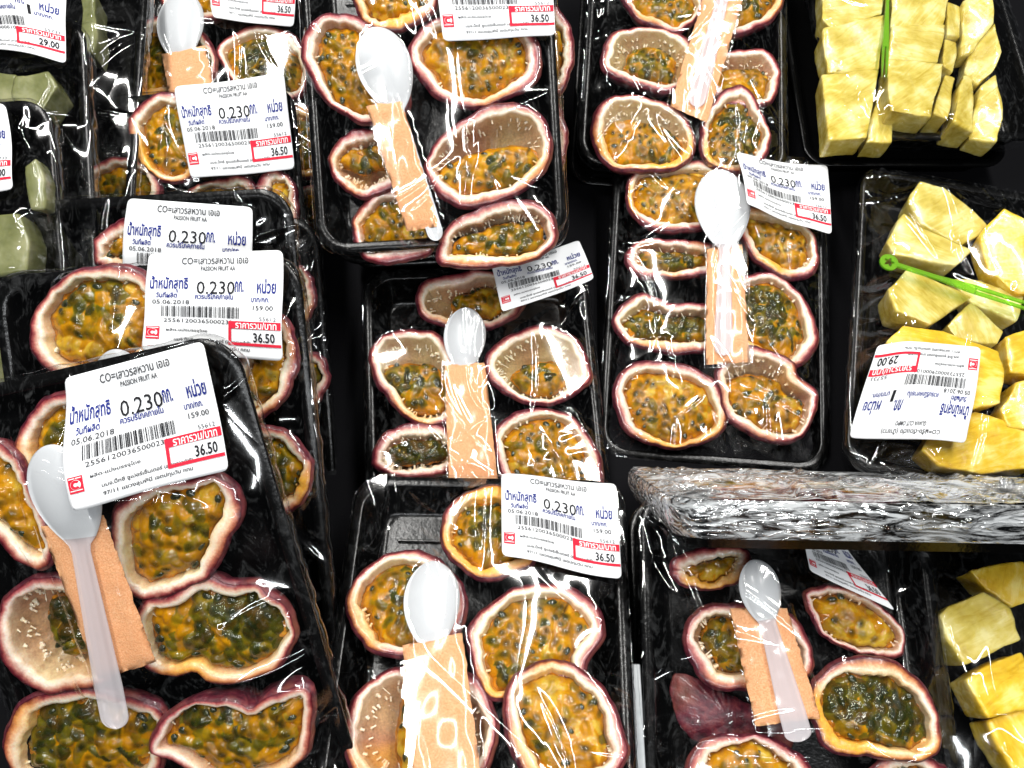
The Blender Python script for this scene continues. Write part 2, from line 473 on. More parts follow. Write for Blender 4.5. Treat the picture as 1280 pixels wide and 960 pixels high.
# ------------------------------------------------------------------ passion fruit halves
def uv_ball(nu=10, nv=6):
    V = [(0, 0, 1)]
    for j in range(1, nv):
        for i in range(nu):
            a = 2 * math.pi * i / nu; b = math.pi * j / nv
            V.append((math.sin(b) * math.cos(a), math.sin(b) * math.sin(a), math.cos(b)))
    V.append((0, 0, -1)); T = []
    for i in range(nu): T.append((0, 1 + i, 1 + (i + 1) % nu))
    for j in range(nv - 2):
        for i in range(nu):
            a = 1 + j * nu + i; b = 1 + j * nu + (i + 1) % nu
            T.append((a, a + nu, b + nu)); T.append((a, b + nu, b))
    e = len(V) - 1; s = 1 + (nv - 2) * nu
    for i in range(nu): T.append((s + i, e, s + (i + 1) % nu))
    return np.array(V), np.array(T)
BV, BT = uv_ball()
# a seed: flattened drop
sv = BV.copy(); sv[:, 0] *= 1.0 - .25 * sv[:, 1]; sv = sv * np.array([.0017, .0028, .0010])
_seed = bpy.data.meshes.new('seed'); _seed.from_pydata([tuple(v) for v in sv], [], [tuple(t_) for t_ in BT.tolist()])
_seed.polygons.foreach_set('use_smooth', np.ones(len(_seed.polygons), dtype=bool)); _seed.materials.append(M['seed'])
NR = 84
COUNT = {'fruit': 0, 'seed': 0}
def rotm(rng):
    a, b, c = rng.uniform(0, 6.28), rng.normal(0, .45), rng.normal(0, .45)
    return np.array((Matrix.Rotation(a, 3, 'Z') @ Matrix.Rotation(b, 3, 'X') @ Matrix.Rotation(c, 3, 'Y')))
def fruit(pk, pts, label, fill=(1, 1, 0, 0), zc=.006, tilt=(0, 0), pink=.3, stain=.3, green=.62, w=.0055, seeds=True, depth=None, down=False):
    COUNT['fruit'] += 1; rng = np.random.default_rng(COUNT['fruit'] * 13 + 1)
    green = .5 + (green - .5) * .72
    P = smooth_closed(pk.f.locs(pts, zc), NR)
    if area2(P) < 0: P = P[::-1].copy()
    P = np.roll(P, -int(np.argmax(P[:, 0])), axis=0)
    c = P.mean(0); Q = P - c
    R = np.sqrt(abs(area2(P)) / math.pi)
    D = depth or min(R * .92, TH + zc - .003)
    tg = np.roll(Q, -1, 0) - np.roll(Q, 1, 0)
    nrm = np.stack([tg[:, 1], -tg[:, 0]], 1); nrm /= np.linalg.norm(nrm, axis=1)[:, None]
    for _ in range(3): nrm = (np.roll(nrm, 1, 0) + nrm * 2 + np.roll(nrm, -1, 0)) / 4
    nrm /= np.linalg.norm(nrm, axis=1)[:, None]
    wob = snoise(NR, [(3, .0004), (5, .0003), (9, .00015), (17, .00008)], rng)
    Q = Q + nrm * snoise(NR, [(7, .0003), (12, .0002), (19, .00014), (29, .00009)], rng)[:, None]
    zr = wob * 1.2
    tl = lambda q: tilt[0] * q[:, 0] + tilt[1] * q[:, 1]
    root = thing('passion_fruit_half', pk.f.m @ Matrix.Translation((c[0], c[1], zc)), label, 'passion fruit', 'halved passion fruits in the film-wrapped trays')
    def ring3(q, z):
        return np.column_stack([q, z + tl(q)])
    # rind
    rings = []
    for s_, z_ in ((.22, -.99), (.45, -.93), (.64, -.80), (.80, -.60), (.935, -.36), (1.005, -.16), (1.028, -.07), (1.014, -.02)):
        q = Q * s_
        rings.append(ring3(q, D * z_ + zr * (1 if z_ > -.2 else .4) + snoise(NR, [(11, .0002), (23, .0002)], rng)))
    ed = ring3(Q - nrm * .0005, zr + .0004); rings.append(ed)
    V = np.vstack(rings); F = [tuple(x) for x in rings_faces(len(rings), NR)]
    F.append(tuple(reversed(range(NR))))
    if down:
        V = V * np.array([1, 1, -1]); F = [tuple(reversed(f)) for f in F]
        mesh_np('rind', V, F, M['rind'], root)
        pk.add_obst(P, zc + D * .75)
        return root
    mesh_np('rind', V, F, M['rind'], root)
    # pith and cavity
    W = w * (1 + snoise(NR, [(1, .14), (2, .18), (3, .12), (6, .08), (13, .05), (27, .04)], rng))
    Wc = W[:, None]
    ct = np.array([0., 0.])
    inner = Q - nrm * Wc
    IR = []
    IR.append((ed, 0.0)); IR.append((ring3(Q - nrm * Wc * .16, zr + .0007), .09)); IR.append((ring3(Q - nrm * Wc * .45, zr + .0008), .22))
    IR.append((ring3(Q - nrm * Wc * .78, zr + .0006), .36)); IR.append((ring3(Q - nrm * Wc * .95, zr + .0001 + snoise(NR, [(17, .0002), (31, .0002)], rng)), .47)); IR.append((ring3(inner, zr - .0010), .5))
    Dc = D - .003
    for s_, z_, r_ in ((.985, .16, .54), (.95, .32, .60), (.88, .52, .68), (.74, .75, .78), (.5, .92, .9), (.2, 1.0, 1.0)):
        IR.append((ring3(inner * s_, -Dc * z_ + zr * (1 - z_) + snoise(NR, [(4, .0004), (9, .0004), (15, .0002)], rng)), r_))
    V = np.vstack([a for a, _ in IR]); ra = np.concatenate([np.full(NR, r) for _, r in IR])
    F = [tuple(x) for x in rings_faces(len(IR), NR)]
    F.append(tuple(range((len(IR) - 1) * NR, len(IR) * NR)))
    th = np.linspace(0, 2 * np.pi, NR, endpoint=False)
    low = np.clip(-np.sin(th) * .6 + .3, 0, 1)       # juice collects on the lower side of the leaning half
    st1 = np.clip(snoise(NR, [(1, .35), (2, .3), (3, .25), (5, .15)], rng) + low * .9 - (1.0 - 1.35 * stain), 0, 1) * .95
    st = np.tile(st1, len(IR))
    pkv = np.tile(np.clip(pink + snoise(NR, [(1, .2), (2, .2), (4, .15)], rng), 0, 1), len(IR))
    # small pegs (the stalks that held the seeds) round the cavity wall
    PV, PF, PR, PS, PP = [], [], [], [], []
    base = len(V)
    for k in range(76):
        i = rng.integers(0, NR); s0 = rng.uniform(.82, .985)
        zz = -Dc * (np.interp(s0, [.74, .88, .95, .985, 1], [.75, .52, .32, .16, .05]))
        p0 = np.array([*(inner[i] * s0), zz + tilt[0] * inner[i][0] + tilt[1] * inner[i][1]])
        dirn = np.array([*(-nrm[i] + rng.normal(0, .25, 2)), rng.uniform(.1, .7)]); dirn /= np.linalg.norm(dirn)
        L = rng.uniform(.0011, .0024); wd = rng.uniform(.0004, .0007)
        s1 = np.cross(dirn, [0, 0, 1]); s1 /= np.linalg.norm(s1); s2 = np.cross(dirn, s1)
        n0 = base + len(PV)
        if rng.random() < .25: wd *= 1.6
        if k > 68: L *= 2.2; wd *= .5
        for lv, (t_, ww) in enumerate(((-.2, 1.5), (.6, .8), (1.0, .9))):
            for q in range(4):
                an = q * math.pi / 2
                PV.append(p0 + dirn * L * t_ + (s1 * math.cos(an) + s2 * math.sin(an)) * wd * ww)
                PR.append(.45); PS.append(st1[i] * .8); PP.append(pink * .6)
        PV.append(p0 + dirn * L * 1.18); PR.append(.42); PS.append(st1[i] * .5); PP.append(pink * .5)
        for lv in range(2):
            for q in range(4):
                a_ = n0 + lv * 4 + q; b_ = n0 + lv * 4 + (q + 1) % 4
                PF.append((a_, b_, b_ + 4, a_ + 4))
        for q in range(4): PF.append((n0 + 8 + q, n0 + 8 + (q + 1) % 4, n0 + 12))
    V2 = np.vstack([V, np.array(PV)])
    mesh_np('pith', V2, F + PF, M['pith'], root, attrs={'ring': np.concatenate([ra, PR]), 'stain': np.concatenate([st, PS]), 'pink': np.concatenate([pkv, PP])})
    # pulp: juice floor + jelly sacs, seeds inside them
    sx, sy, dx, dy = fill
    if sx > .84: sx = max(sx, 1.0); dx *= .4
    if sy > .84: sy = max(sy, 1.0); dy *= .4
    lev = Dc * (.08 if sx * sy > .8 else .20)
    po = inner * np.array([sx, sy]) * .985 + np.array([dx * R, dy * R])
    # keep the pulp inside the cavity
    PVt, PFt, at, mi = [], [], [], []
    rr = [(1.0, -lev - .0035), (.9, -lev - .0016), (.7, -lev - .0006), (.4, -lev), (.12, -lev)]
    nb = 0
    for s_, z_ in rr:
        q = po * s_ + (po.mean(0)) * (1 - s_)
        z = z_ + snoise(NR, [(3, .0003), (8, .0004), (15, .0003)], rng)
        PVt.append(ring3(q, z))
    PVt = [np.vstack(PVt)]
    PFt = [(a_, b_, c_) for (a_, b_, c__, d_) in [] for c_ in []]
    for f in rings_faces(len(rr), NR):
        PFt.append((f[0], f[1], f[2])); PFt.append((f[0], f[2], f[3]))
    cidx = len(rr) * NR; pc = po.mean(0)
    PVt.append(np.array([[pc[0], pc[1], -lev + tilt[0] * pc[0] + tilt[1] * pc[1]]]))
    for i in range(NR): PFt.append(((len(rr) - 1) * NR + i, (len(rr) - 1) * NR + (i + 1) % NR, cidx))
    nfl = len(PFt)
    mi = [0] * nfl
    sac = [np.zeros(cidx + 1)]
    vtot = cidx + 1
    A = abs(area2(po)); n = int(min(95, A / (.0045 ** 2) * .95)); spots = []
    bb0, bb1 = po.min(0), po.max(0); tries = 0
    big = smooth_closed(po * .97 + pc * .03, 40)
    while len(spots) < n and tries < 4000:
        tries += 1
        q = rng.uniform(bb0, bb1)
        if not inside(big, np.array([q[0]]), np.array([q[1]]))[0]: continue
        if all((q[0] - s_[0]) ** 2 + (q[1] - s_[1]) ** 2 > .0036 ** 2 for s_ in spots): spots.append(q)
    # clusters of green and orange
    cen = rng.uniform(bb0, bb1, (5, 2)); cv = rng.uniform(-1.2, 1.2, 5)
    pulp_seeds = []
    cell = .00062
    gx = np.arange(bb0[0] - cell, bb1[0] + 2 * cell, cell); gy = np.arange(bb0[1] - cell, bb1[1] + 2 * cell, cell)
    X, Y = np.meshgrid(gx, gy)
    pa = np.arctan2(po[:, 1] - pc[1], po[:, 0] - pc[0]); pr = np.hypot(po[:, 0] - pc[0], po[:, 1] - pc[1]); od = np.argsort(pa)
    rho = np.hypot(X - pc[0], Y - pc[1]) / np.interp(np.arctan2(Y - pc[1], X - pc[0]), pa[od], pr[od], period=2 * np.pi)
    inn = po * .86 + pc * .14
    Hh = np.zeros(X.shape); SA = np.full(X.shape, .75); CO = np.zeros(X.shape)
    for q in spots:
        e = np.linalg.norm((q - pc) / (np.maximum(bb1 - pc, 1e-4)))
        dd = np.linalg.norm(cen - q, axis=1); g = float(np.sum(cv * np.exp(-(dd / (R * .5)) ** 2)))
        orange = float(np.clip(.56 - (green - .5) * .85 + .30 * g + rng.normal(0, .15) + (e - .6) * .30, 0, 1))
        an = rng.uniform(0, np.pi); la = rng.uniform(.0036, .0054); lb = rng.uniform(.0024, .0033); am = rng.uniform(.0013, .0027)
        dx_ = X - q[0]; dy_ = Y - q[1]
        u = (dx_ * np.cos(an) + dy_ * np.sin(an)) / la; v = (-dx_ * np.sin(an) + dy_ * np.cos(an) + 60 * dx_ * dx_) / lb
        gq = 1 - (u * u + v * v)
        h = am * np.sqrt(np.clip(gq, 0, 1))
        m = h > Hh
        SA = np.where(m, SA * (1 - np.clip((h - Hh) / .0006, 0, 1)) + orange * np.clip((h - Hh) / .0006, 0, 1), SA)
        Hh = np.maximum(Hh, h)
        if rng.random() < (1.0 - .6 * orange) and inside(inn, np.array([q[0]]), np.array([q[1]]))[0]:
            k_ = np.exp(-((u / .50) ** 2 + (v / .55) ** 2) ** 1.4)
            CO = np.maximum(CO, k_ * rng.uniform(.45, 1.0)) if seeds else CO
            pulp_seeds.append((q, an, am, orange))
    A_ = np.pad(Hh, 1, mode='edge'); Hh = .5 * Hh + .125 * (A_[2:, 1:-1] + A_[:-2, 1:-1] + A_[1:-1, 2:] + A_[1:-1, :-2])
    hum = .0022 * (1 - np.clip(rho, 0, 1) ** 2) + .0006 * np.sin(X * 300 + Y * 170 + rng.uniform(0, 6)) * np.sin(Y * 330 - X * 90)
    Z = -lev - .0012 + hum + Hh - .0050 * np.clip(rho, 0, 1.05) ** 9 + rng.normal(0, .00004, X.shape) + tilt[0] * X + tilt[1] * Y
    I = np.arange(X.size).reshape(X.shape); ok = rho < 1.03
    k_ = ok[:-1, :-1] & ok[:-1, 1:] & ok[1:, 1:] & ok[1:, :-1]
    JV = np.stack([X, Y, Z], -1).reshape(-1, 3)
    f0 = np.stack([I[:-1, :-1][k_], I[:-1, 1:][k_], I[1:, 1:][k_]], 1); f1 = np.stack([I[:-1, :-1][k_], I[1:, 1:][k_], I[1:, :-1][k_]], 1)
    used = np.unique(np.concatenate([f0, f1])); rem = -np.ones(X.size, int); rem[used] = np.arange(len(used))
    JF = rem[np.vstack([f0, f1])] + vtot
    Fall = np.vstack([np.array(PFt), JF])
    mi = np.concatenate([np.zeros(nfl), np.ones(len(JF))])
    po_ = mesh_np('pulp', np.vstack(PVt + [JV[used]]), Fall, [M['juice'], M['jelly']], root, attrs={'sac': np.concatenate([sac[0], SA.ravel()[used]]), 'core': np.concatenate([sac[0] * 0, CO.ravel()[used]])}, midx=mi)
    for q, an, am, orr in (pulp_seeds if seeds else []):
        s_ = bpy.data.objects.new('seed', _seed); link(s_, po_)
        r_ = min(np.hypot(*(q - pc)) / np.interp(np.arctan2(q[1] - pc[1], q[0] - pc[0]), pa[od], pr[od], period=2 * np.pi), 1)
        z = -lev - .0012 + .0022 * (1 - r_ ** 2) + am * .8 - .0012 + tilt[0] * q[0] + tilt[1] * q[1]
        s_.matrix_local = Matrix.Translation((q[0], q[1], z)) @ Matrix.Rotation(an + math.pi / 2, 4, 'Z') @ Matrix.Rotation(float(rng.normal(0, .25)), 4, 'X') @ Matrix.Scale(float(rng.uniform(.7, 1.0)), 4)
        COUNT['seed'] += 1
    tx, ty = tilt
    pk.add_obst(P, lambda X, Y, c=c, zc=zc: zc + .0016 + tx * (X - c[0]) + ty * (Y - c[1]))
    return root

# ------------------------------------------------------------------ spoon packets
def spoon_packet(pk, tip, neck, end, quad, label, over=False, zs=.0105, bow=.21, clear=False, th=.0026, hw=.0042):
    """tip / neck (foot of the bowl) / end in the photo; quad = the seasoning's four corners TL TR BR BL"""
    c0 = pk.f.loc(*neck, zs); root = thing('spoon_packet', pk.f.m @ Matrix.Translation((c0[0], c0[1], 0)), label, 'spoon packet', 'white plastic spoons packed with peach seasoning')
    rng = np.random.default_rng(int(tip[0] * 7 + tip[1]) % 9999)
    # seasoning pillow
    Qd = pk.f.locs(quad, zs)
    N1, N2 = 14, 34
    zb = zs - .0008 if over else zs + .0012
    def bil(u, v): return (Qd[3] * (1 - u) + Qd[2] * u) * (1 - v) + (Qd[0] * (1 - u) + Qd[1] * u) * v
    V = []; F = []
    for lay in (0, 1):
        for j in range(N2):
            for i in range(N1):
                u, v = i / (N1 - 1), j / (N2 - 1)
                e = min(1, min(u, 1 - u) * 7) ** .5 * min(1, min(v, 1 - v) * 16) ** .5
                p = bil(u, v) + rng.normal(0, .00022, 2) * (1 if min(u, 1 - u, v, 1 - v) == 0 else 0)
                z = zb + (th * e * .5 + rng.normal(0, .00010)) * (1 if lay == 0 else -1)
                V.append((p[0] - c0[0], p[1] - c0[1], z))
    for lay in (0, 1):
        b = lay * N1 * N2
        for j in range(N2 - 1):
            for i in range(N1 - 1):
                f = (b + j * N1 + i, b + j * N1 + i + 1, b + (j + 1) * N1 + i + 1, b + (j + 1) * N1 + i)
                F.append(f if lay == 0 else f[::-1])
    bd = [i for i in range(N1)] + [j * N1 + N1 - 1 for j in range(1, N2)] + [(N2 - 1) * N1 + i for i in range(N1 - 2, -1, -1)] + [j * N1 for j in range(N2 - 2, 0, -1)]
    o2 = N1 * N2
    for k in range(len(bd)):
        a, b = bd[k], bd[(k + 1) % len(bd)]; F.append((b, a, a + o2, b + o2))
    mesh_np('seasoning', V, F, M['seasoning'], root)
    ztop = zb + th * .55
    # spoon
    zp = ztop + .0012 if over else zb - th * .5 + .0006
    T, Nk, E = (pk.f.loc(*q, zs) for q in (tip, neck, end))
    Lb = np.linalg.norm(Nk - T); Lh = np.linalg.norm(E - Nk)
    bwid = bow * Lb if bow > .3 else .345 * Lb
    def cen(s):      # s metres from the tip
        if s <= Lb: return T + (Nk - T) * (s / Lb)
        return Nk + (E - Nk) * ((s - Lb) / Lh)
    ad = (E - T) / np.linalg.norm(E - T); sd = np.array([-ad[1], ad[0]])
    ns, nc = 64, 11
    V = []; sv_ = []
    for k in range(ns):
        s = (Lb + Lh) * (0.5 - .5 * math.cos(math.pi * k / (ns - 1)))
        x = s / Lb
        if x < 1.12:
            t_ = min(x / 1.12, 1)
            bw = bwid * (math.sin(math.pi * min(1, t_ ** .82)) ** .62 if 0 < t_ < 1 else 0)
        else: bw = 0
        q = (s - Lb) / Lh
        hwid = hw * (.62 + .38 * max(0, min(1, q * 1.3))) if x > .8 else 0
        if q > .93: hwid *= math.sqrt(max(0, 1 - ((q - .93) / .07) ** 2))
        wd = max(bw, hwid, .00005) if x > .75 else max(bw, .00005)
        crown = .0042 * (math.sin(math.pi * min(max(x, 0), 1)) ** .7 if x < 1 else 0) * (1 if not over else -.0) 
        if over: crown = .0030 * (math.sin(math.pi * min(max(x, 0), 1)) ** .7 if x < 1 else 0)
        ridge = .0007 if x >= 1 else 0
        cc = cen(s) - c0
        rise = (.0012 * max(0, 1 - x) if x < 1 else 0)
        for lay in (1, -1):
            for i in range(nc):
                a = -1 + 2 * i / (nc - 1)
                z = zp + crown * (1 - a * a) + rise + ridge * (abs(a) > .55) + (.0005 if lay == 1 else -.0005) * (1 - .7 * a * a)
                p = cc + sd * a * wd
                V.append((p[0], p[1], z))
    F = []; mi = []
    for k in range(ns - 1):
        s = (Lb + Lh) * (0.5 - .5 * math.cos(math.pi * (k + .5) / (ns - 1)))
        for lay in (0, 1):
            b = k * 2 * nc + lay * nc; b2 = b + 2 * nc
            for i in range(nc - 1):
                f = (b + i, b + i + 1, b2 + i + 1, b2 + i); F.append(f[::-1] if lay == 0 else f); mi.append(0 if s < Lb else 1)
        for i in (0, nc - 1):
            b = k * 2 * nc + i; F.append((b, b + 2 * nc, b + 3 * nc, b + nc)); mi.append(0 if s < Lb else 1)
    mesh_np('spoon', V, F, [M['spoon'], M['spoon_clear'] if clear else M['spoon']], root, midx=mi)
    # clear sleeve round both
    g = .14
    cq = Qd.mean(0); q2 = [cq + (p - cq) * (1.16 if i else 1.16) for i, p in enumerate(Qd)]
    ax = (Qd[0] + Qd[1] - Qd[2] - Qd[3]); ax /= np.linalg.norm(ax)
    wv = (Qd[1] - Qd[0]); wv /= np.linalg.norm(wv)
    q2 = [Qd[0] - wv * .0030 + ax * .002, Qd[1] + wv * .0030 + ax * .002, Qd[2] + wv * .0030 - ax * .004, Qd[3] - wv * .0030 - ax * .004]
    N1, N2 = 16, 44; V = []; F = []
    ph = rng.uniform(0, 6, 6)
    for j in range(N2):
        for i in range(N1):
            u, v = i / (N1 - 1), j / (N2 - 1)
            p = (q2[3] * (1 - u) + q2[2] * u) * (1 - v) + (q2[0] * (1 - u) + q2[1] * u) * v - c0
            e = min(1, min(u, 1 - u) * 5) ** .6
            top = (zp + .0022 if over else ztop + .0004)
            z = zb + (top + .0009 - zb) * e + .00025 * math.sin(v * 14 + ph[0] + 5 * u) + .0002 * math.sin(u * 11 + ph[1] + v * 9) + .00015 * math.sin(v * 23 + ph[2] - u * 12)
            V.append((p[0], p[1], z + .0004))
    for j in range(N2 - 1):
        for i in range(N1 - 1):
            F.append((j * N1 + i, j * N1 + i + 1, (j + 1) * N1 + i + 1, (j + 1) * N1 + i))
    mesh_np('sleeve', V, F, M['sleeve'], root)
    pk.add_obst(np.array(q2), max(ztop, zp + .002 if over else 0) + .0016)
    # bowl outline for the film
    bo = []
    for a in np.linspace(0, 2 * np.pi, 20, endpoint=False):
        bo.append((T + Nk) / 2 + ad * math.cos(a) * Lb * .55 + sd * math.sin(a) * bwid)
    pk.add_obst(np.array(bo), zp + .0052 if not over else zp + .0045)
    return root
# ------------------------------------------------------------------ price labels
_tc = {}
def text_mesh(s, bold=0.0):
    k = (s, bold)
    if k in _tc: return _tc[k]
    cu = bpy.data.curves.new('lettering', 'FONT'); cu.body = s; cu.resolution_u = 2; cu.offset = bold
    ob = bpy.data.objects.new('lettering', cu); COL.objects.link(ob)
    dg = bpy.context.evaluated_depsgraph_get(); ev = ob.evaluated_get(dg); me = ev.to_mesh()
    V = np.zeros(len(me.vertices) * 3); me.vertices.foreach_get('co', V); V = V.reshape(-1, 3)[:, :2].copy()
    me.calc_loop_triangles()
    T = np.array([tuple(t_.vertices) for t_ in me.loop_triangles])
    ev.to_mesh_clear(); bpy.data.objects.remove(ob); bpy.data.curves.remove(cu)
    if len(V):
        lo, hi = V.min(0), V.max(0); V = (V - lo) / np.maximum(hi - lo, 1e-9)
    _tc[k] = (V, T); return _tc[k]
BARS = []
_r = random.Random(5); _x = 0.0
while _x < 1:
    w_ = _r.choice([.006, .006, .012, .018]); BARS.append((_x, min(_x + w_, 1))); _x += w_ + _r.choice([.006, .007, .012, .016])
def rect_mesh(u0, v0, u1, v1, n=1, m=1):
    V = [(u0 + (u1 - u0) * i / n, v0 + (v1 - v0) * j / m) for j in range(m + 1) for i in range(n + 1)]
    T = []
    for j in range(m):
        for i in range(n):
            a = j * (n + 1) + i; T += [(a, a + 1, a + n + 2), (a, a + n + 2, a + n + 1)]
    return np.array(V), np.array(T)
PASS = dict(title='CO=เสาวรสหวาน เอเอ', sub='PASSION FRUIT AA', w='0.230', price='36.50', code='25561200365000230', unit='159.00', n5='55612')
GUAV = dict(title='CO=ฝรั่ง-ตัดแต่ง (น้ำขาว)', sub='GUAVA CUT OMPO', w='1', price='29.00', code='25573300029000100', unit='', n5='55733')
def price_label(pk, quad, info=PASS, curl=None, lift=.0, mark=None):
    Q = pk.f.locs(quad, .010)
    for it in range(2):      # find the height the label lies at, then place it exactly over its outline in the photo
        zc = [float(pk.hat(np.array([q[0]]), np.array([q[1]]))[0]) for q in Q]
        zm = float(pk.hat(np.array([Q[:, 0].mean()]), np.array([Q[:, 1].mean()]))[0])
        Q = np.array([pk.f.loc(*quad[i], .5 * zc[i] + .5 * zm + .0012 + lift) for i in range(4)])
    NU, NV = 40, 32
    def xy(u, v):   # v down
        u = np.asarray(u)[..., None]; v = np.asarray(v)[..., None]
        return (Q[0] * (1 - u) + Q[1] * u) * (1 - v) + (Q[3] * (1 - u) + Q[2] * u) * v
    U, Vv = np.meshgrid(np.linspace(0, 1, NU), np.linspace(0, 1, NV))
    XY = xy(U, Vv); H = pk.hat(XY[..., 0], XY[..., 1])
    H0 = H.copy()
    for _ in range(30):
        A = np.pad(H, 1, mode='edge'); H = (A[2:, 1:-1] + A[:-2, 1:-1] + A[1:-1, 2:] + A[1:-1, :-2]) / 4
    H = H + max(0, float((H0 - H).max())) * .95 + .0018 + lift
    pr_ = random.Random(int(quad[0][0]) + 7); a1, a2, a3 = pr_.uniform(0, 6), pr_.uniform(0, 6), pr_.uniform(3, 7)
    H = H + .0005 * np.sin(U * a3 + a1 + Vv * 2) + .0004 * np.sin(Vv * 6 + a2 - U * 3) + .0009
    if curl: H = H + curl(U, Vv)
    def hz(u, v):
        i = np.clip(u * (NU - 1), 0, NU - 1.001); j = np.clip(v * (NV - 1), 0, NV - 1.001)
        i0 = i.astype(int); j0 = j.astype(int); a = i - i0; b = j - j0
        return H[j0, i0] * (1 - a) * (1 - b) + H[j0, i0 + 1] * a * (1 - b) + H[j0 + 1, i0] * (1 - a) * b + H[j0 + 1, i0 + 1] * a * b
    # paper with rounded corners, 0.12 mm thick
    r = .045; asp = 1.25
    u2, v2 = U.copy(), Vv.copy()
    ux = np.abs(u2 - .5) - (.5 - r); vx = (np.abs(v2 - .5) - (.5 - r * asp)) / asp
    cor = (ux > 0) & (vx > 0); d = np.hypot(ux, vx); kk = np.where(cor & (d > r), r / np.maximum(d, 1e-9), 1)
    u2 = np.where(cor & (d > r), .5 + np.sign(u2 - .5) * (.5 - r + ux * kk), u2)
    v2 = np.where(cor & (d > r), .5 + np.sign(v2 - .5) * (.5 - r * asp + vx * kk * asp), v2)
    P = xy(u2, v2); Z = hz(u2, v2)
    top = np.concatenate([P, Z[..., None]], -1).reshape(-1, 3); bot = top - np.array([0, 0, .00012])
    I = np.arange(NU * NV).reshape(NV, NU)
    F1 = np.stack([I[:-1, :-1], I[1:, :-1], I[1:, 1:], I[:-1, 1:]], -1).reshape(-1, 4)
    if area2(Q) > 0: F1 = F1[:, ::-1]
    F = [tuple(f) for f in F1] + [tuple((f + NU * NV)[::-1]) for f in F1]
    bd = list(I[0, :]) + list(I[1:, -1]) + list(I[-1, -2::-1]) + list(I[-2:0:-1, 0])
    for k in range(len(bd)):
        a, b = int(bd[k]), int(bd[(k + 1) % len(bd)]); F.append((a, b, b + NU * NV, a + NU * NV))
    lab = mesh_np('price_label', np.vstack([top, bot]), F, M['paper'], pk.root)
    lab.data.validate()
    groups = {}
    def put(name, mat, V, T, off=.00040):
        groups.setdefault((name, mat), []).append((V, T, off))
    def txt(s, u0, v0, u1, v1, mat='black_print', bold=0.0, off=.00040, name='lettering'):
        if not s: return
        V, T = text_mesh(s, bold)
        if not len(T): return
        W = np.stack([u0 + V[:, 0] * (u1 - u0), v1 - V[:, 1] * (v1 - v0)], 1); put(name, mat, W, T, off)
    def box(u0, v0, u1, v1, mat, name, n=1, m=1, off=.00044):
        V, T = rect_mesh(u0, v0, u1, v1, n, m); put(name, mat, V, T, off)
    txt(info['title'], .25, .045, .74, .115, 'grey_print', .016)
    txt(info['sub'], .385, .135, .64, .18, 'grey_print', .02)
    txt('น้ำหนักสุทธิ', .035, .225, .30, .395, 'blue_print', .022)
    if info['w'] == '1': txt('1', .725, .37, .748, .48, 'black_print', 0)
    else: txt(info['w'], .36, .28, .64, .405, 'black_print', .004)
    txt('กก.', .642, .28, .71, .385, 'blue_print', .022)
    txt('หน่วย', .81, .255, .95, .395, 'blue_print', .022)
    txt('วันที่ผลิต', .08, .385, .225, .445, 'blue_print', .024)
    txt('ควรบริโภคภายใน', .35, .395, .63, .455, 'blue_print', .022)
    txt('บาท/กก.', .77, .425, .905, .475, 'blue_print', .022)
    txt('05.06.2018', .055, .465, .31, .51, 'grey_print', .012)
    txt(info['unit'], .785, .505, .935, .55, 'grey_print', .012)
    for a, b in BARS: box(.12 + a * .565, .525, .12 + b * .565, .635, 'black_print', 'barcode', 1, 2)
    txt(info['code'], .135, .65, .63, .69, 'grey_print', .010)
    txt(info['n5'], .835, .61, .96, .645, 'grey_print', 0)
    box(.60, .655, .995, .725, 'red_print', 'price_frame', 14, 2, .00042)
    box(.60, .725, .622, .855, 'red_print', 'price_frame', 1, 5, .00042)
    box(.60, .855, .995, .882, 'red_print', 'price_frame', 14, 1, .00042)
    txt('ราคารวม/บาท', .655, .658, .965, .722, 'white_print', .012, .00056)
    txt(info['price'], .79, .755, .95, .845, 'black_print', .022)
    # shop emblem: red tile with a white ring-like C
    box(.02, .735, .112, .862, 'red_print', 'emblem', 2, 2, .00034)
    box(.027, .745, .105, .752, 'white_print', 'emblem', 1, 1, .00044)
    box(.027, .838, .105, .845, 'white_print', 'emblem', 1, 1, .00044)
    V = []; T = []
    for k in range(25):
        a = 2 * math.pi * k / 24
        V.append((.066 + .033 * math.cos(a), .797 + .038 * math.sin(a)))
    V = np.array([(.066, .797)] + V); T = np.array([(0, k + 1, k + 2) for k in range(24)]); put('emblem', 'white_print', V, T, .00042)
    V = []; T = []
    for k in range(19):
        a = math.radians(40 + 280 * k / 18)
        for rr_ in (1.0, .42): V.append((.067 + .031 * rr_ * math.cos(a), .797 + .035 * rr_ * math.sin(a)))
    for k in range(18): T += [(2 * k, 2 * k + 1, 2 * k + 3), (2 * k, 2 * k + 3, 2 * k + 2)]
    put('emblem', 'red_print', np.array(V), np.array(T), .00054)
    txt('Big', .03, .752, .062, .778, 'red_print', .01, .0006, 'emblem')
    txt('ผลิต-แบ่งบรรจุโดย', .155, .745, .44, .785, 'grey_print', .022)
    txt('บมจ.บิ๊กซี ซูเปอร์เซ็นเตอร์ (สาขาราชดำริ)', .21, .835, .77 if info is PASS else .72, .88, 'grey_print', .022)
    txt('97/11 แขวงลุมพินี เขตปทุมวัน กทม', .21, .90, .76, .945, 'grey_print', .022)
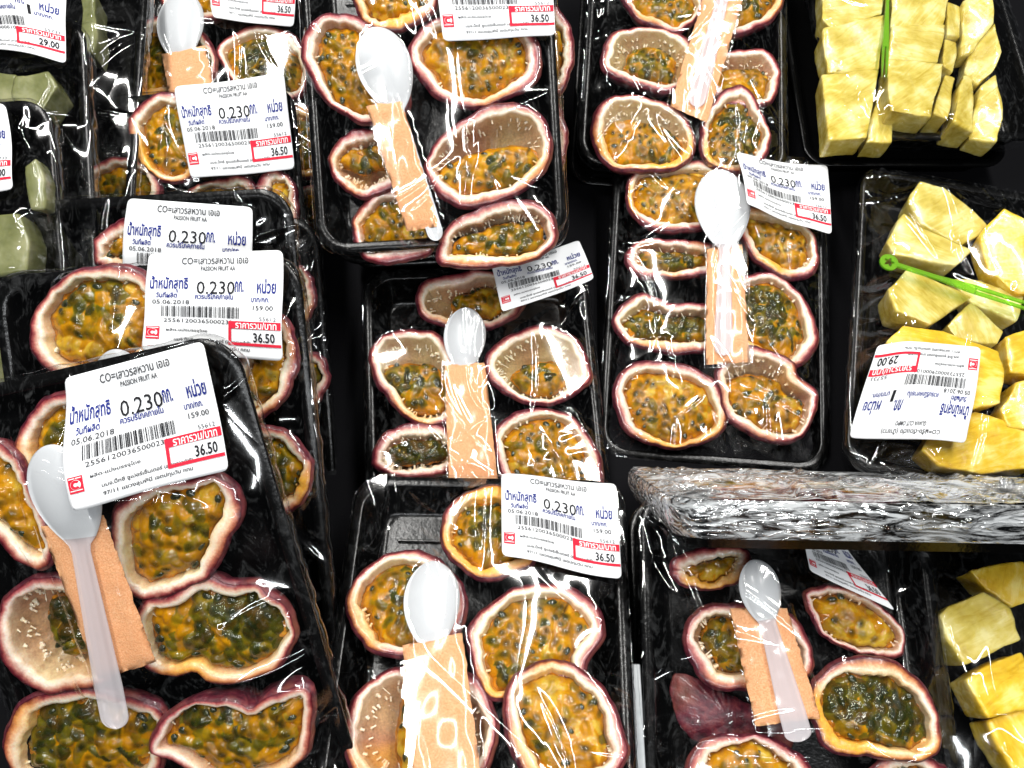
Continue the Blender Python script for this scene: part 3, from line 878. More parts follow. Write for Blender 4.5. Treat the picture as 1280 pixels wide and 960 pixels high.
    for name in ('lettering', 'barcode', 'price_frame', 'emblem'):
        ms = [(m_, x) for (n_, m_), x in groups.items() if n_ == name]
        VV, TT, MI, mats = [], [], [], []; tot = 0
        for m_, lst in ms:
            mats.append(M[m_])
            for V, T, off in lst:
                p = xy(V[:, 0], V[:, 1]); z = hz(np.clip(V[:, 0], 0, 1), np.clip(V[:, 1], 0, 1)) + off
                VV.append(np.column_stack([p, z])); TT.append(T + tot); MI += [len(mats) - 1] * len(T); tot += len(V)
        o = mesh_np(name, np.vstack(VV), np.vstack(TT), mats, lab, smooth=False, midx=MI)
    pk.quads.append(Q)
    return lab

# ------------------------------------------------------------------ fruit chunks and picks
def chunk(pk, pts, z, label, mat='pine_pale', h=.018, shift=(0, 0), tilt=(0, 0), name='pineapple_chunk', cat='pineapple', group='pineapple chunks in the film-wrapped trays', bev=.0014):
    COUNT['fruit'] += 1; rng = np.random.default_rng(COUNT['fruit'] * 5)
    P = pk.f.locs(pts, z)
    if area2(P) < 0: P = P[::-1].copy()
    c = P.mean(0); Q = P - c
    turn = float(rng.uniform(-.9, .9)) + (1.2 if rng.random() < .4 else 0)
    # extra points along the long sides so that the cut edges are not dead straight
    QQ = []
    for i in range(len(Q)):
        a, b = Q[i], Q[(i + 1) % len(Q)]; QQ.append(a)
        if np.linalg.norm(b - a) > .012:
            for k_ in (1, 2): QQ.append(a + (b - a) * k_ / 3 + rng.normal(0, .0003, 2))
    Q = np.array(QQ)
    root = bpy.data.meshes.new(name)
    bm = bmesh.new()
    topv = [bm.verts.new((q[0], q[1], tilt[0] * q[0] + tilt[1] * q[1])) for q in Q]
    botv = [bm.verts.new((q[0] * .93 + shift[0], q[1] * .93 + shift[1], -h)) for q in Q]
    bm.faces.new(topv); bm.faces.new(botv[::-1])
    n = len(Q)
    for i in range(n): bm.faces.new((topv[i], botv[i], botv[(i + 1) % n], topv[(i + 1) % n]))
    bmesh.ops.recalc_face_normals(bm, faces=bm.faces)
    bmesh.ops.bevel(bm, geom=[e for e in bm.edges], offset=bev, segments=2, profile=.6, affect='EDGES', clamp_overlap=True)
    bmesh.ops.triangulate(bm, faces=bm.faces)
    bmesh.ops.subdivide_edges(bm, edges=[e for e in bm.edges if e.calc_length() > .004], cuts=2, use_grid_fill=True)
    bmesh.ops.subdivide_edges(bm, edges=[e for e in bm.edges if e.calc_length() > .004], cuts=1)
    bmesh.ops.triangulate(bm, faces=bm.faces)
    bm.normal_update()
    ph = rng.uniform(0, 6, 4)
    for v in bm.verts:
        x, y, zz = v.co
        v.co += v.normal * (.0003 * math.sin(x * 210 + ph[0] + y * 130) + .0003 * math.sin(y * 190 + ph[1]) + .0002 * math.sin(zz * 300 + x * 200 + ph[2]) + rng.normal(0, .00006))
    bmesh.ops.rotate(bm, verts=bm.verts, cent=(0, 0, 0), matrix=Matrix.Rotation(-turn, 3, 'Z'))
    bm.to_mesh(root); bm.free()
    root.polygons.foreach_set('use_smooth', np.ones(len(root.polygons), dtype=bool))
    root.materials.append(M[mat])
    o = link(bpy.data.objects.new(name, root))
    o.matrix_world = pk.f.m @ Matrix.Translation((c[0], c[1], z)) @ Matrix.Rotation(turn, 4, 'Z')
    o['label'] = label; o['category'] = cat; o['group'] = group
    pk.add_obst(P, z + .002)
    return o
def extrude_outline(name, outer, inner, z0, th, mat, parent):
    """outer / inner loops with the same number of points, or inner None"""
    V, F = [], []
    n = len(outer)
    if inner is not None:
        for z in (z0 + th / 2, z0 - th / 2):
            V += [(x, y, z) for x, y in outer] + [(x, y, z) for x, y in inner]
        for i in range(n):
            j = (i + 1) % n
            F += [(i, j, n + j, n + i), (2 * n + i, 3 * n + i, 3 * n + j, 2 * n + j), (i, 2 * n + i, 2 * n + j, j), (n + i, n + j, 3 * n + j, 3 * n + i)]
    else:
        for z in (z0 + th / 2, z0 - th / 2): V += [(x, y, z) for x, y in outer]
        F += [tuple(range(n)), tuple(range(2 * n - 1, n - 1, -1))]
        for i in range(n):
            j = (i + 1) % n; F.append((i, n + i, n + j, j))
    return mesh_np(name, V, F, M[mat], parent, smooth=False)
def star_pick(pk, head, neck, end, z, label, star=True, rad=.0052, w=.0028):
    a, b, e = (pk.f.loc(*q, z) for q in (head, neck, end))
    root = thing('fruit_pick', pk.f.m @ Matrix.Translation((a[0], a[1], 0)), label, 'fruit pick')
    b, e = b - a, e - a
    d = e / np.linalg.norm(e); s = np.array([-d[1], d[0]])
    if star:
        n = 60; outer = []; inner = []
        for k in range(n):
            t_ = 2 * math.pi * k / n
            outer.append((rad * math.cos(t_), rad * math.sin(t_)))
            ph = (t_ * 5 / (2 * math.pi)) % 1; rr_ = rad * (.62 - .34 * (1 - abs(2 * ph - 1)))
            inner.append((rr_ * math.cos(t_), rr_ * math.sin(t_)))
        extrude_outline('star_head', outer, inner, z, .0012, 'pick', root)
    L = np.linalg.norm(e); Lb = np.linalg.norm(b)
    def pl(l): return [tuple(d * x + s * y) for x, y in l]
    x0 = rad * .9 if star else 0
    extrude_outline('handle', pl([(x0, -w * .45), (Lb * .6, -w * .45), (Lb, -w * .95), (Lb + .003, -w), (Lb + .003, w), (Lb, w * .95), (Lb * .6, w * .45), (x0, w * .45)]), None, z, .0016, 'pick', root)
    for q in (-1, 1):
        extrude_outline('prong', pl([(Lb + .0028, q * w * .25), (Lb + .0028, q * w), (L * .9, q * w * .95), (L, q * w * .62), (L * .9, q * w * .35)]), None, z, .0013, 'pick', root)
    return root
# ------------------------------------------------------------------ the setting
def box(name, x0, x1, y0, y1, z0, z1, mat, bev=.0015, parent=None):
    bm = bmesh.new(); r = bmesh.ops.create_cube(bm, size=1)
    for v in bm.verts: v.co = Vector(((x0 + x1) / 2 + v.co.x * (x1 - x0), (y0 + y1) / 2 + v.co.y * (y1 - y0), (z0 + z1) / 2 + v.co.z * (z1 - z0)))
    if bev: bmesh.ops.bevel(bm, geom=list(bm.edges), offset=bev, segments=2, affect='EDGES')
    me = bpy.data.meshes.new(name); bm.to_mesh(me); bm.free(); me.materials.append(M[mat])
    return link(bpy.data.objects.new(name, me), parent)
sh = box('shelf', -.8, .8, -.7, .9, -.03, -.004, 'bin'); sh['kind'] = 'structure'

# ------------------------------------------------------------------ trays
def lower(f, dz, label, px=0, seed=1):
    """another tray under the first one in its pile"""
    g = Frame.__new__(Frame); g.m = Matrix.Translation((px, 0, 0)) @ f.m @ Matrix.Translation((0, 0, -dz)); g.o = g.m.translation.copy(); g.inv = g.m.inverted()
    return Pack(g, label, seed=seed, ribs=False)
P1 = Pack(Frame(178, 765, depth=.326, yaw=12.5, pitch=36, roll=0.3), 'black passion fruit tray in the lower left, topmost of the leaning row', seed=1, wr=.8)
P2 = Pack(Frame(214, 619, depth=.361, yaw=4, pitch=31.5, roll=.4), 'black passion fruit tray right behind the topmost tray of the leaning row', seed=2, wr=.8)
P3 = Pack(Frame(224, 502, depth=.408, yaw=3, pitch=36, roll=-1), 'black tray in the leaning row showing only its far rim and label', seed=3, wr=.8)
P4 = Pack(Frame(243, 335, depth=.472, yaw=4.7, pitch=27, roll=0), 'black passion fruit tray at the far end of the leaning row', seed=4)
P5 = Pack(Frame(284, 127, depth=.53, yaw=4.9, pitch=16, roll=.5), 'black tray of passion fruit at the top edge, left of the tall pile', seed=5)
P6 = Pack(Frame(538, 70, depth=.432, yaw=3.4, pitch=27, roll=.6), 'black tray of dark passion fruit on top of the tall pile', seed=6, wr=.8)
P7 = Pack(Frame(857, 42, depth=.5435, yaw=-4.5, pitch=10), 'black passion fruit tray at the top edge with a handle over its packet', seed=7, wr=1.3)
P8 = Pack(Frame(608, 543, depth=.4581, yaw=4.1, pitch=8.6, roll=5), 'black tray in the middle with a curled price label on its far rim', seed=8, wr=1.2)
P9 = Pack(Frame(598, 861, depth=.3555, yaw=-1.8, pitch=-7, roll=-1.5), 'black tray at the bottom middle with its left far corner empty', seed=9, wr=1.1)
P10 = Pack(Frame(895, 377, depth=.500, yaw=-4.8, pitch=10, roll=-2.7), 'black tray of seven passion fruit halves, its label overhanging the far corner', seed=10, wr=1.5)
P11 = Pack(Frame(996, 905, depth=.358, yaw=-1, pitch=9, roll=-3), 'black tray of passion fruit half hidden under the tray that stands on edge', seed=11, wr=1.1)
P12 = Pack(Frame(1090, 655, depth=.330, yaw=0), 'black tray wrapped in bunched film standing on edge across the tray below', seed=12, hx=TL / 2, hy=TW / 2, film_mat='film_edge', wr=2.2)
P13 = Pack(Frame(1213, 405, depth=.474, yaw=-12, pitch=2), 'black tray of golden pineapple with an upside down price label', seed=13, wr=1.3)
P14 = Pack(Frame(1142, 20, z=.058, yaw=0, pitch=3), 'black tray of pale pineapple chunks in the upper right corner', seed=14, wr=.5)
P15 = Pack(Frame(1330, 925, z=.055, yaw=-4, pitch=1), 'black tray of pineapple chunks in the lower right corner', seed=15, wr=.9)
P16 = Pack(Frame(-51, 258, depth=.408, yaw=10, pitch=11), 'black tray of pale guava pieces in the upper left corner', seed=16)
P17 = Pack(Frame(-93, 398, depth=.387, yaw=6, pitch=22.6, roll=2), 'black tray of pale guava pieces at the left edge, cut off by the frame', seed=17)
# the standing tray: its near long side wall faces the camera
d12 = ray(1166, 657); wl = CAM + d12 * .318
m12 = Matrix.Translation(wl) @ Matrix.Rotation(math.radians(-1.0), 4, 'Z') @ Matrix.Rotation(math.radians(-66), 4, 'X') @ Matrix.Translation((0, TW / 2, .008))
P12.f.m = m12; P12.f.inv = m12.inverted(); P12.root.matrix_world = m12
P6b = lower(P6.f, .026, 'black tray of passion fruit directly below the top tray of the tall pile', .0035, 21)
P6c = lower(P6.f, .052, 'black tray third from the top in the tall pile', -.002, 22)
P6d = lower(P6.f, .078, 'black tray fourth from the top in the tall pile', .002, 23)
P2b = Pack(Frame(268, 500, depth=.47, yaw=3, pitch=30), 'black tray beneath the leaning row, two cut fruit edges peeping out', seed=24)
P9b = lower(P9.f, .027, 'black tray under the bottom middle tray', .002, 25)
P11b = lower(P11.f, .027, 'black tray under the shaded passion fruit tray', -.003, 26)
P15b = lower(P15.f, .027, 'black tray under the lower right pineapple tray', -.003, 27)
P7b = lower(P7.f, .027, 'black tray under the tray with the spoon handle on top', -.004, 28)
P14b = lower(P14.f, .027, 'black tray under the pale pineapple tray', -.010, 29)

# ------------------------------------------------------------------ passion fruits, from the outline of each half
G = dict
FR = [
 (P1, [(95,490),(55,500),(28,530),(20,565),(30,610),(60,640),(110,640),(140,600),(140,530)], 'passion fruit half behind the spoon bowl and label of the lower left tray', G(zc=.004, green=.6)),
 (P1, [(-50,560),(0,552),(25,572),(45,620),(66,670),(68,695),(52,712),(25,703),(-10,672),(-60,650)], 'passion fruit half cut by the left edge beside the spoon bowl', G(zc=.007, green=.3)),
 (P1, [(141,642),(169,614),(236,597),(270,593),(295,611),(304,639),(290,668),(276,701),(253,727),(208,746),(174,749),(150,730),(138,690)], 'passion fruit half just below the price label of the lower left tray', G(fill=(.95,.92,.05,0), green=.5, pink=.25)),
 (P1, [(178,752),(215,742),(243,722),(262,718),(288,729),(322,728),(338,739),(355,753),(367,776),(370,798),(355,826),(333,843),(299,854),(265,852),(245,841),(228,845),(209,846),(181,835),(172,800)], 'wide passion fruit half with a notched lower edge, right of the long spoon handle', G(zc=.005, fill=(1.03,1.03,0,0), green=.7, pink=.35, w=.0048)),
 (P1, [(-4,775),(12,740),(45,722),(80,722),(120,740),(150,775),(160,820),(140,850),(100,862),(56,866),(20,850),(0,815)], 'passion fruit half with an empty left side at the left edge of the frame', G(zc=.004, fill=(.62,.75,.18,.02), green=.55, pink=.5)),
 (P1, [(8,915),(20,885),(50,868),(100,860),(160,868),(196,880),(210,905),(205,945),(185,980),(100,1000),(30,980),(8,945)], 'passion fruit half at the bottom left under the spoon tip', G(zc=.0035, green=.85, stain=.5)),
 (P1, [(188,935),(195,908),(217,888),(243,876),(279,872),(299,876),(313,884),(330,872),(355,861),(380,857),(393,872),(391,905),(384,942),(360,965),(299,985),(257,975),(223,955),(196,945)], 'dark red rimmed passion fruit half with a dent in its upper edge', G(zc=.0095, fill=(1.03,1.03,0,0), green=.5, pink=.75, w=.0040)),
 (P2, [(37,417),(46,385),(71,353),(106,336),(149,331),(184,344),(200,371),(198,424),(184,452),(142,470),(89,474),(60,462),(42,442)], 'large passion fruit half with a whole rim beside the second leaning label', G(fill=(.92,.92,.06,0), green=.55, stain=.45, pink=.3)),
 (P2, [(300,445),(322,405),(350,393),(367,415),(373,450),(362,490),(340,515),(315,527),(295,510),(285,480)], 'passion fruit half whose right rim sticks out below the second leaning label', G(green=.4, stain=.35)),
 (P2, [(305,536),(336,532),(368,546),(389,578),(388,610),(370,636),(350,645),(325,642),(300,600),(295,560)], 'passion fruit half beyond the right rim of the lower left tray', G(green=.6, stain=.5)),
 (P3, [(118,310),(122,296),(140,280),(170,270),(200,275),(215,300),(200,335),(150,340),(120,330)], 'passion fruit half between two leaning trays, left of the third label', G(zc=.004, green=.3, pink=.6)),
 (P4, [(160,162),(168,138),(192,120),(220,116),(248,131),(261,172),(248,213),(220,229),(192,219),(168,193)], 'passion fruit half with an orange lower rim left of the fourth leaning label', G(fill=(.9,.9,.05,0), green=.35, stain=.6)),
 (P4, [(89,246),(96,223),(117,206),(148,196),(179,203),(198,223),(196,260),(150,275),(100,265)], 'passion fruit half half hidden behind the third leaning tray rim', G(zc=.004, green=.8, pink=.4)),
 (P4, [(330,215),(352,214),(368,230),(373,255),(370,285),(360,303),(340,305),(318,275),(318,240)], 'passion fruit half at the right end of the third tray rim', G(zc=.003, green=.4, stain=.3)),
 (P4, [(236,240),(262,226),(305,220),(320,235),(320,265),(300,280),(250,275)], 'dark passion fruit half below the fourth leaning label', G(zc=.001, green=.5)),
 (P5, [(156,62),(165,38),(192,22),(225,24),(262,50),(270,90),(250,112),(210,120),(172,122),(160,95)], 'passion fruit half behind the spoon at the top left', G(fill=(.95,.95,.04,0), green=.75, pink=.3)),
 (P5, [(271,62),(292,41),(330,32),(371,46),(388,86),(382,112),(364,125),(309,119),(285,93)], 'wide passion fruit half between the two upper left labels', G(green=.65, pink=.25)),
 (P5, [(345,150),(372,130),(395,140),(408,170),(413,205),(402,221),(375,222),(350,205),(340,175)], 'passion fruit half right of the fourth leaning label', G(green=.55, stain=.75)),
 (P5, [(360,245),(385,231),(405,240),(416,265),(413,285),(398,300),(375,300),(355,275)], 'dark passion fruit half left of the tall pile, lowest of its column', G(zc=.002, green=.4, pink=.6)),
 (P5, [(196,-20),(235,-45),(275,-25),(285,5),(272,22),(235,25),(206,10)], 'passion fruit half cut by the top edge next to the spoon bowl', G(green=.3, pink=.6)),
 (P6, [(377,55),(391,28),(418,17),(449,21),(475,45),(505,90),(512,130),(490,150),(462,155),(438,148),(408,127),(384,90)], 'passion fruit half behind the spoon on the tall pile', G(fill=(.92,.92,.0,-.03), green=.5, pink=.6)),
 (P6, [(440,-30),(442,0),(452,24),(483,40),(518,31),(542,14),(548,-10),(520,-40),(470,-50)], 'passion fruit half cut by the top edge on the tall pile', G(green=.2, stain=.7)),
 (P6, [(511,69),(521,41),(542,24),(583,17),(645,27),(672,54),(676,85),(662,109),(631,124),(590,136),(552,124),(525,100)], 'dark passion fruit half under the label on the tall pile', G(zc=.003, fill=(.98,.98,0,0), green=.25, pink=.6)),
 (P6, [(532,213),(542,182),(576,151),(617,131),(652,131),(679,148),(690,179),(681,213),(652,239),(611,256),(576,258),(549,244)], 'passion fruit half with pegs above its seeds, lowest whole one on the tall pile', G(fill=(.9,.62,0,-.22), green=.25, pink=.55)),
 (P6, [(547,312),(562,282),(604,258),(645,249),(679,258),(695,278),(692,306),(666,325),(611,335),(556,332)], 'passion fruit half at the near end of the tall pile', G(fill=(.95,.8,0,-.08), green=.6, pink=.6)),
 (P6, [(411,199),(432,168),(473,162),(508,190),(502,227),(455,248),(422,228)], 'shaded passion fruit half left of the seasoning on the tall pile', G(zc=.000, fill=(.9,.6,0,.15), green=.6, pink=.7)),
 (P6, [(442,275),(466,244),(507,237),(542,275),(538,316),(473,330),(446,309)], 'dark passion fruit half at the near left corner of the tall pile', G(zc=-.003, green=.4, pink=.9)),
 (P6b, [(655,15),(690,6),(708,25),(718,55),(713,92),(700,117),(680,118),(650,80)], 'passion fruit half peeping out right of the top label in the tall pile', G(green=.5)),
 (P6b, [(665,130),(690,122),(703,140),(710,170),(706,198),(695,216),(672,208),(658,170)], 'narrow sliver of passion fruit on the right flank of the tall pile', G(green=.5)),
 (P7, [(770,-20),(795,22),(820,34),(846,41),(868,26),(880,0),(870,-30),(820,-45),(785,-40)], 'passion fruit half cut by the top edge, left of the spoon handle', G(green=.4, stain=.4)),
 (P7, [(885,-30),(897,30),(915,44),(945,36),(967,22),(980,0),(975,-35),(930,-50)], 'passion fruit half cut by the top edge, right of the spoon handle', G(green=.5, pink=.5)),
 (P7, [(752,72),(764,44),(799,33),(847,42),(868,62),(860,100),(829,116),(794,105),(760,92)], 'pale passion fruit half left of the packet with the handle on top', G(fill=(.72,.72,.08,-.05), green=.6, pink=.2)),
 (P7, [(895,74),(917,63),(956,63),(974,83),(973,109),(956,132),(904,129),(886,105)], 'passion fruit half in shadow right of the packet with the handle on top', G(zc=.002, fill=(.9,.8,0,-.1), green=.6, pink=.6)),
 (P7, [(740,152),(755,127),(786,118),(829,127),(860,150),(868,185),(850,208),(790,214),(758,205),(743,180)], 'passion fruit half left of centre just above the rim of the seven fruit tray', G(fill=(.95,.75,.02,-.12), green=.5, stain=.7, pink=.2)),
 (P7, [(875,175),(882,140),(904,114),(930,107),(948,131),(963,166),(957,195),(930,215),(886,205)], 'upright passion fruit half just above the spoon bowl of the seven fruit tray', G(fill=(.92,.85,0,-.08), green=.55, pink=.4)),
 (P8, [(522,380),(527,353),(563,343),(610,338),(643,350),(657,373),(643,397),(610,410),(563,407),(533,400)], 'passion fruit half above the spoon in the middle tray', G(fill=(.62,.75,.2,0), green=.4, pink=.55)),
 (P8, [(463,440),(483,417),(523,412),(553,423),(573,460),(573,507),(557,530),(527,530),(497,513),(483,493),(470,480)], 'pale passion fruit half left of the spoon in the middle tray', G(fill=(.85,.66,.05,-.2), green=.55, pink=.08, stain=.15)),
 (P8, [(607,447),(630,423),(673,407),(717,420),(738,457),(737,477),(707,500),(670,506),(643,497),(613,477)], 'pale passion fruit half with an empty upper half in the middle tray', G(fill=(.72,.58,.06,-.22), green=.5, pink=.05, stain=.15)),
 (P8, [(465,570),(480,543),(507,530),(547,531),(573,553),(570,583),(537,597),(497,596),(473,587)], 'small passion fruit half at the near left of the middle tray', G(fill=(.85,.8,.0,.04), green=.6, pink=.6, stain=.2)),
 (P8, [(617,547),(637,520),(677,510),(713,520),(740,550),(753,583),(750,620),(700,640),(650,620),(625,590)], 'passion fruit half at the near right of the middle tray', G(fill=(.95,.85,.02,-.08), green=.7, pink=.4, stain=.2)),
 (P9, [(552,675),(556,641),(580,616),(626,607),(669,618),(687,655),(671,699),(637,718),(604,724),(570,705)], 'bright orange rimmed passion fruit half beside the label of the bottom middle tray', G(fill=(1,1,0,0), green=.6, stain=.95, pink=.1, zc=.008)),
 (P9, [(432,754),(451,715),(487,693),(523,687),(558,707),(580,738),(580,778),(553,808),(511,819),(470,817),(451,798),(436,774)], 'knobbly passion fruit half behind the spoon bowl of the bottom middle tray', G(fill=(.95,.92,.06,0), green=.45, stain=.4, pink=.55, zc=.007)),
 (P9, [(584,790),(612,754),(653,733),(701,731),(740,750),(754,778),(752,802),(736,825),(725,845),(690,852),(653,868),(614,874),(592,835)], 'large green seeded passion fruit half right of the bottom middle spoon bowl', G(fill=(1.02,1.0,.02,.03), green=.95, stain=.3, pink=.2, zc=.004)),
 (P9, [(629,881),(641,849),(673,827),(713,829),(744,849),(768,881),(780,920),(784,948),(756,976),(677,984),(645,952),(633,916)], 'passion fruit half full of orange pulp at the bottom edge, right of the seasoning', G(fill=(1.02,1.02,0,0), green=.55, stain=.5, pink=.35, zc=.009)),
 (P9, [(430,916),(445,869),(479,841),(519,832),(566,837),(598,849),(618,889),(618,936),(590,976),(479,995),(440,960)], 'passion fruit half with a bare left wall at the bottom edge, behind the seasoning', G(fill=(.55,.85,.1,-.03), green=.75, stain=.2, pink=.7, zc=.005)),
 (P10, [(784,251),(790,217),(823,205),(886,201),(919,213),(925,242),(907,272),(873,286),(832,289),(798,276)], 'oval passion fruit half left of the spoon bowl in the seven fruit tray', G(fill=(.98,.95,0,.03), green=.35, stain=.45, pink=.45, zc=.008)),
 (P10, [(920,262),(965,262),(1012,285),(1023,326),(1007,347),(973,344),(940,320),(925,292)], 'passion fruit half under the label corner of the seven fruit tray', G(green=.3, stain=.55, pink=.3)),
 (P10, [(782,326),(798,301),(857,300),(898,308),(898,338),(848,347),(798,345)], 'narrow passion fruit half second from the top left in the seven fruit tray', G(zc=.004, fill=(.85,.75,.05,0), green=.5, pink=.8)),
 (P10, [(925,347),(973,343),(1007,376),(1022,413),(1017,440),(992,459),(957,447),(915,420),(910,370)], 'slanting passion fruit half right of the seasoning in the seven fruit tray', G(zc=.004, green=.45, pink=.6)),
 (P10, [(767,397),(798,367),(840,378),(886,380),(907,405),(898,434),(844,442),(800,434),(777,422)], 'passion fruit half with a pointed left end in the seven fruit tray', G(fill=(.9,.8,.02,0), green=.6, pink=.35, stain=.2)),
 (P10, [(769,480),(790,455),(836,452),(882,467),(903,494),(910,524),(886,551),(836,560),(790,544),(771,515)], 'passion fruit half in the near left corner of the seven fruit tray', G(fill=(.95,.95,0,-.04), green=.55, stain=.6, pink=.4, zc=.007)),
 (P10, [(896,463),(915,440),(948,433),(990,451),(998,470),(1022,492),(1015,526),(990,553),(948,548),(911,524),(900,494)], 'passion fruit half with a notched right rim, near corner of the seven fruit tray', G(fill=(.92,.75,.0,-.12), green=.3, stain=.45, pink=.55, zc=.008)),
 (P11, [(838,718),(845,697),(880,685),(930,685),(935,715),(905,735),(863,735)], 'passion fruit half just below the bunched film, shaded by the standing tray', G(zc=.0, green=.5, stain=.6)),
 (P11, [(855,797),(872,764),(905,754),(947,757),(988,768),(1014,807),(1013,840),(980,860),(926,864),(880,852)], 'passion fruit half behind the seasoning in the shaded tray', G(fill=(.8,.85,-.02,-.04), green=.5, pink=.7, zc=.005)),
 (P11, [(1005,748),(1022,733),(1063,735),(1105,760),(1131,793),(1130,814),(1113,823),(1072,816),(1030,795)], 'dark passion fruit half with a thin red rim in the shaded tray', G(zc=.003, green=.3, pink=.9, w=.003)),
 (P11, [(1013,868),(1028,839),(1070,821),(1113,826),(1151,852),(1172,893),(1177,930),(1150,952),(1097,947),(1047,942),(1022,918)], 'round passion fruit half with an orange rim in the lower right', G(fill=(1.03,1.03,0,0), green=.85, stain=.95, pink=.05, zc=.010)),
 (P11, [(859,965),(872,931),(913,918),(963,922),(1005,950),(1020,985),(960,1010),(880,1000)], 'passion fruit half at the bottom edge below the spoon tip', G(green=.3, pink=.6, zc=.007)),
 (P11, [(842,846),(875,850),(930,878),(985,900),(980,940),(900,938),(850,905)], 'dark red passion fruit half lying cut side down beside the spoon', G(down=True, zc=-.012)),
 (P11, [(1085,968),(1112,944),(1160,946),(1188,970),(1170,1000),(1100,1000)], 'passion fruit half of which only the far rim shows at the bottom edge', G(green=.5, zc=.004)),
 (P2b, [(372,332),(388,345),(396,370),(391,390),(380,402),(350,400),(340,350)], 'sliver of passion fruit right of the corner of the second leaning tray', G(zc=.003)),
 (P2b, [(372,440),(400,443),(412,467),(409,485),(398,502),(385,507),(362,500),(355,455)], 'small dark passion fruit half in the gap right of the leaning row', G(zc=.002, pink=.8, stain=.2)),
]
for pk, pts, label, kw in FR: fruit(pk, pts, label, **kw)

# ------------------------------------------------------------------ pineapple and guava
PN = [
 (P14, [(1028,-30),(1104,-30),(1104,17),(1040,37),(1027,22)], .014, 'pale pineapple slice in the far left of the upper right tray', G()),
 (P14, [(1028,38),(1104,21),(1101,84),(1036,88),(1030,60)], .013, 'pale pineapple slice just above the square one left of the green fork', G(tilt=(0, .12))),
 (P14, [(1028,91),(1101,84),(1083,174),(1035,177)], .015, 'square pale pineapple slice lowest in the left column of the upper right tray', G(tilt=(0, -.05))),
 (P14, [(1100,106),(1113,104),(1116,178),(1082,178)], .006, 'narrow pineapple piece in the gap under the green fork', G()),
 (P14, [(1112,-30),(1188,-30),(1184,20),(1180,31),(1115,33)], .014, 'pineapple slice right of the green fork at the top edge', G(tilt=(0, .10))),
 (P14, [(1113,34),(1181,32),(1176,75),(1111,72)], .015, 'pineapple slice second in the column right of the green fork', G(tilt=(0, .15))),
 (P14, [(1110,72),(1183,75),(1164,147),(1111,141)], .018, 'lowest pineapple slice in the column right of the green fork', G(tilt=(-.05, -.05))),
 (P14, [(1184,2),(1204,5),(1201,45),(1182,47)], .011, 'thin pineapple edge beside the top slice of the upper right tray', G(tilt=(-.3, 0))),
 (P14, [(1181,48),(1199,48),(1192,91),(1177,85)], .010, 'thin pineapple edge beside the middle slice of the upper right tray', G(tilt=(-.3, 0))),
 (P14, [(1183,91),(1197,92),(1184,150),(1163,147)], .009, 'narrow pineapple wedge beside the lowest middle slice', G(tilt=(-.3, 0))),
 (P14, [(1206,90),(1223,85),(1216,166),(1186,160)], .011, 'upright pineapple wedge at the near end of the upper right tray', G(tilt=(-.4, 0))),
 (P14, [(1226,106),(1243,95),(1253,150),(1247,177),(1215,168)], .010, 'pineapple wedge in the near right corner of the upper right tray', G(tilt=(.3, 0))),
 (P14, [(1204,2),(1236,-10),(1241,32),(1219,60),(1206,62)], .013, 'pineapple piece in the right column at the top edge', G(tilt=(.25, .1))),
 (P14, [(1214,62),(1240,33),(1248,70),(1241,92),(1225,103),(1209,85)], .009, 'pineapple piece in the middle of the right column of the upper right tray', G(tilt=(.35, 0))),
 (P13, [(1148,228),(1179,235),(1236,281),(1227,292),(1205,305),(1152,279),(1135,252)], .016, 'golden pineapple chunk farthest back in the right hand tray', G(tilt=(0, .1))),
 (P13, [(1133,262),(1152,279),(1213,316),(1192,336),(1150,326),(1118,318),(1109,300),(1122,279)], .013, 'pineapple chunk just beyond the green pick', G(tilt=(.1, -.1))),
 (P13, [(1227,290),(1253,261),(1281,279),(1302,330),(1300,366),(1275,366),(1240,335)], .022, 'golden pineapple chunk at the right edge above the green pick', G(mat='pine_gold', tilt=(.2, .1))),
 (P13, [(1109,362),(1139,331),(1222,366),(1161,408),(1117,392)], .019, 'pointed pineapple chunk lying under the green pick', G(tilt=(-.1, -.15))),
 (P13, [(1192,340),(1227,349),(1275,375),(1266,406),(1218,378)], .012, 'pineapple chunk right of the pointed one under the pick', G(tilt=(.3, 0))),
 (P13, [(1183,406),(1214,378),(1257,414),(1249,430),(1196,425)], .013, 'pineapple chunk between the pointed one and the label', G()),
 (P13, [(1109,425),(1131,403),(1183,410),(1253,436),(1257,462),(1249,506),(1214,513),(1130,500),(1113,460)], .021, 'big golden pineapple chunk under the upside down label', G(mat='pine_gold', tilt=(0, -.12))),
 (P13, [(1256,420),(1300,405),(1310,470),(1262,466)], .016, 'golden pineapple chunk at the right edge level with the label', G(mat='pine_gold')),
 (P13, [(1252,508),(1270,478),(1310,470),(1310,540),(1262,532)], .018, 'golden pineapple chunk at the right edge below the label corner', G(mat='pine_gold', tilt=(.1, .1))),
 (P13, [(1152,562),(1170,530),(1218,513),(1265,530),(1300,535),(1300,585),(1227,592),(1175,582)], .014, 'long pineapple chunk in the near end of the right hand tray', G(mat='pine_gold', tilt=(0, .05))),
 (P15, [(1175,768),(1188,757),(1232,738),(1265,760),(1277,800),(1240,815),(1205,833),(1182,800)], .016, 'pineapple cube in the lower right tray, farthest left', G(tilt=(0, -.1))),
 (P15, [(1205,850),(1225,835),(1282,813),(1302,860),(1290,885),(1232,898)], .018, 'pineapple cube at the right edge second from the bottom', G(mat='pine_gold', tilt=(-.1, -.1))),
 (P15, [(1233,900),(1290,880),(1312,950),(1270,968),(1247,932)], .015, 'pineapple cube in the bottom right corner', G(mat='pine_gold')),
 (P15, [(1212,712),(1280,700),(1302,745),(1267,760),(1232,737)], .006, 'shaded pineapple chunk under the end of the standing tray', G(mat='pine_gold')),
]
for pk, pts, z, label, kw in PN: chunk(pk, pts, z, label, **kw)
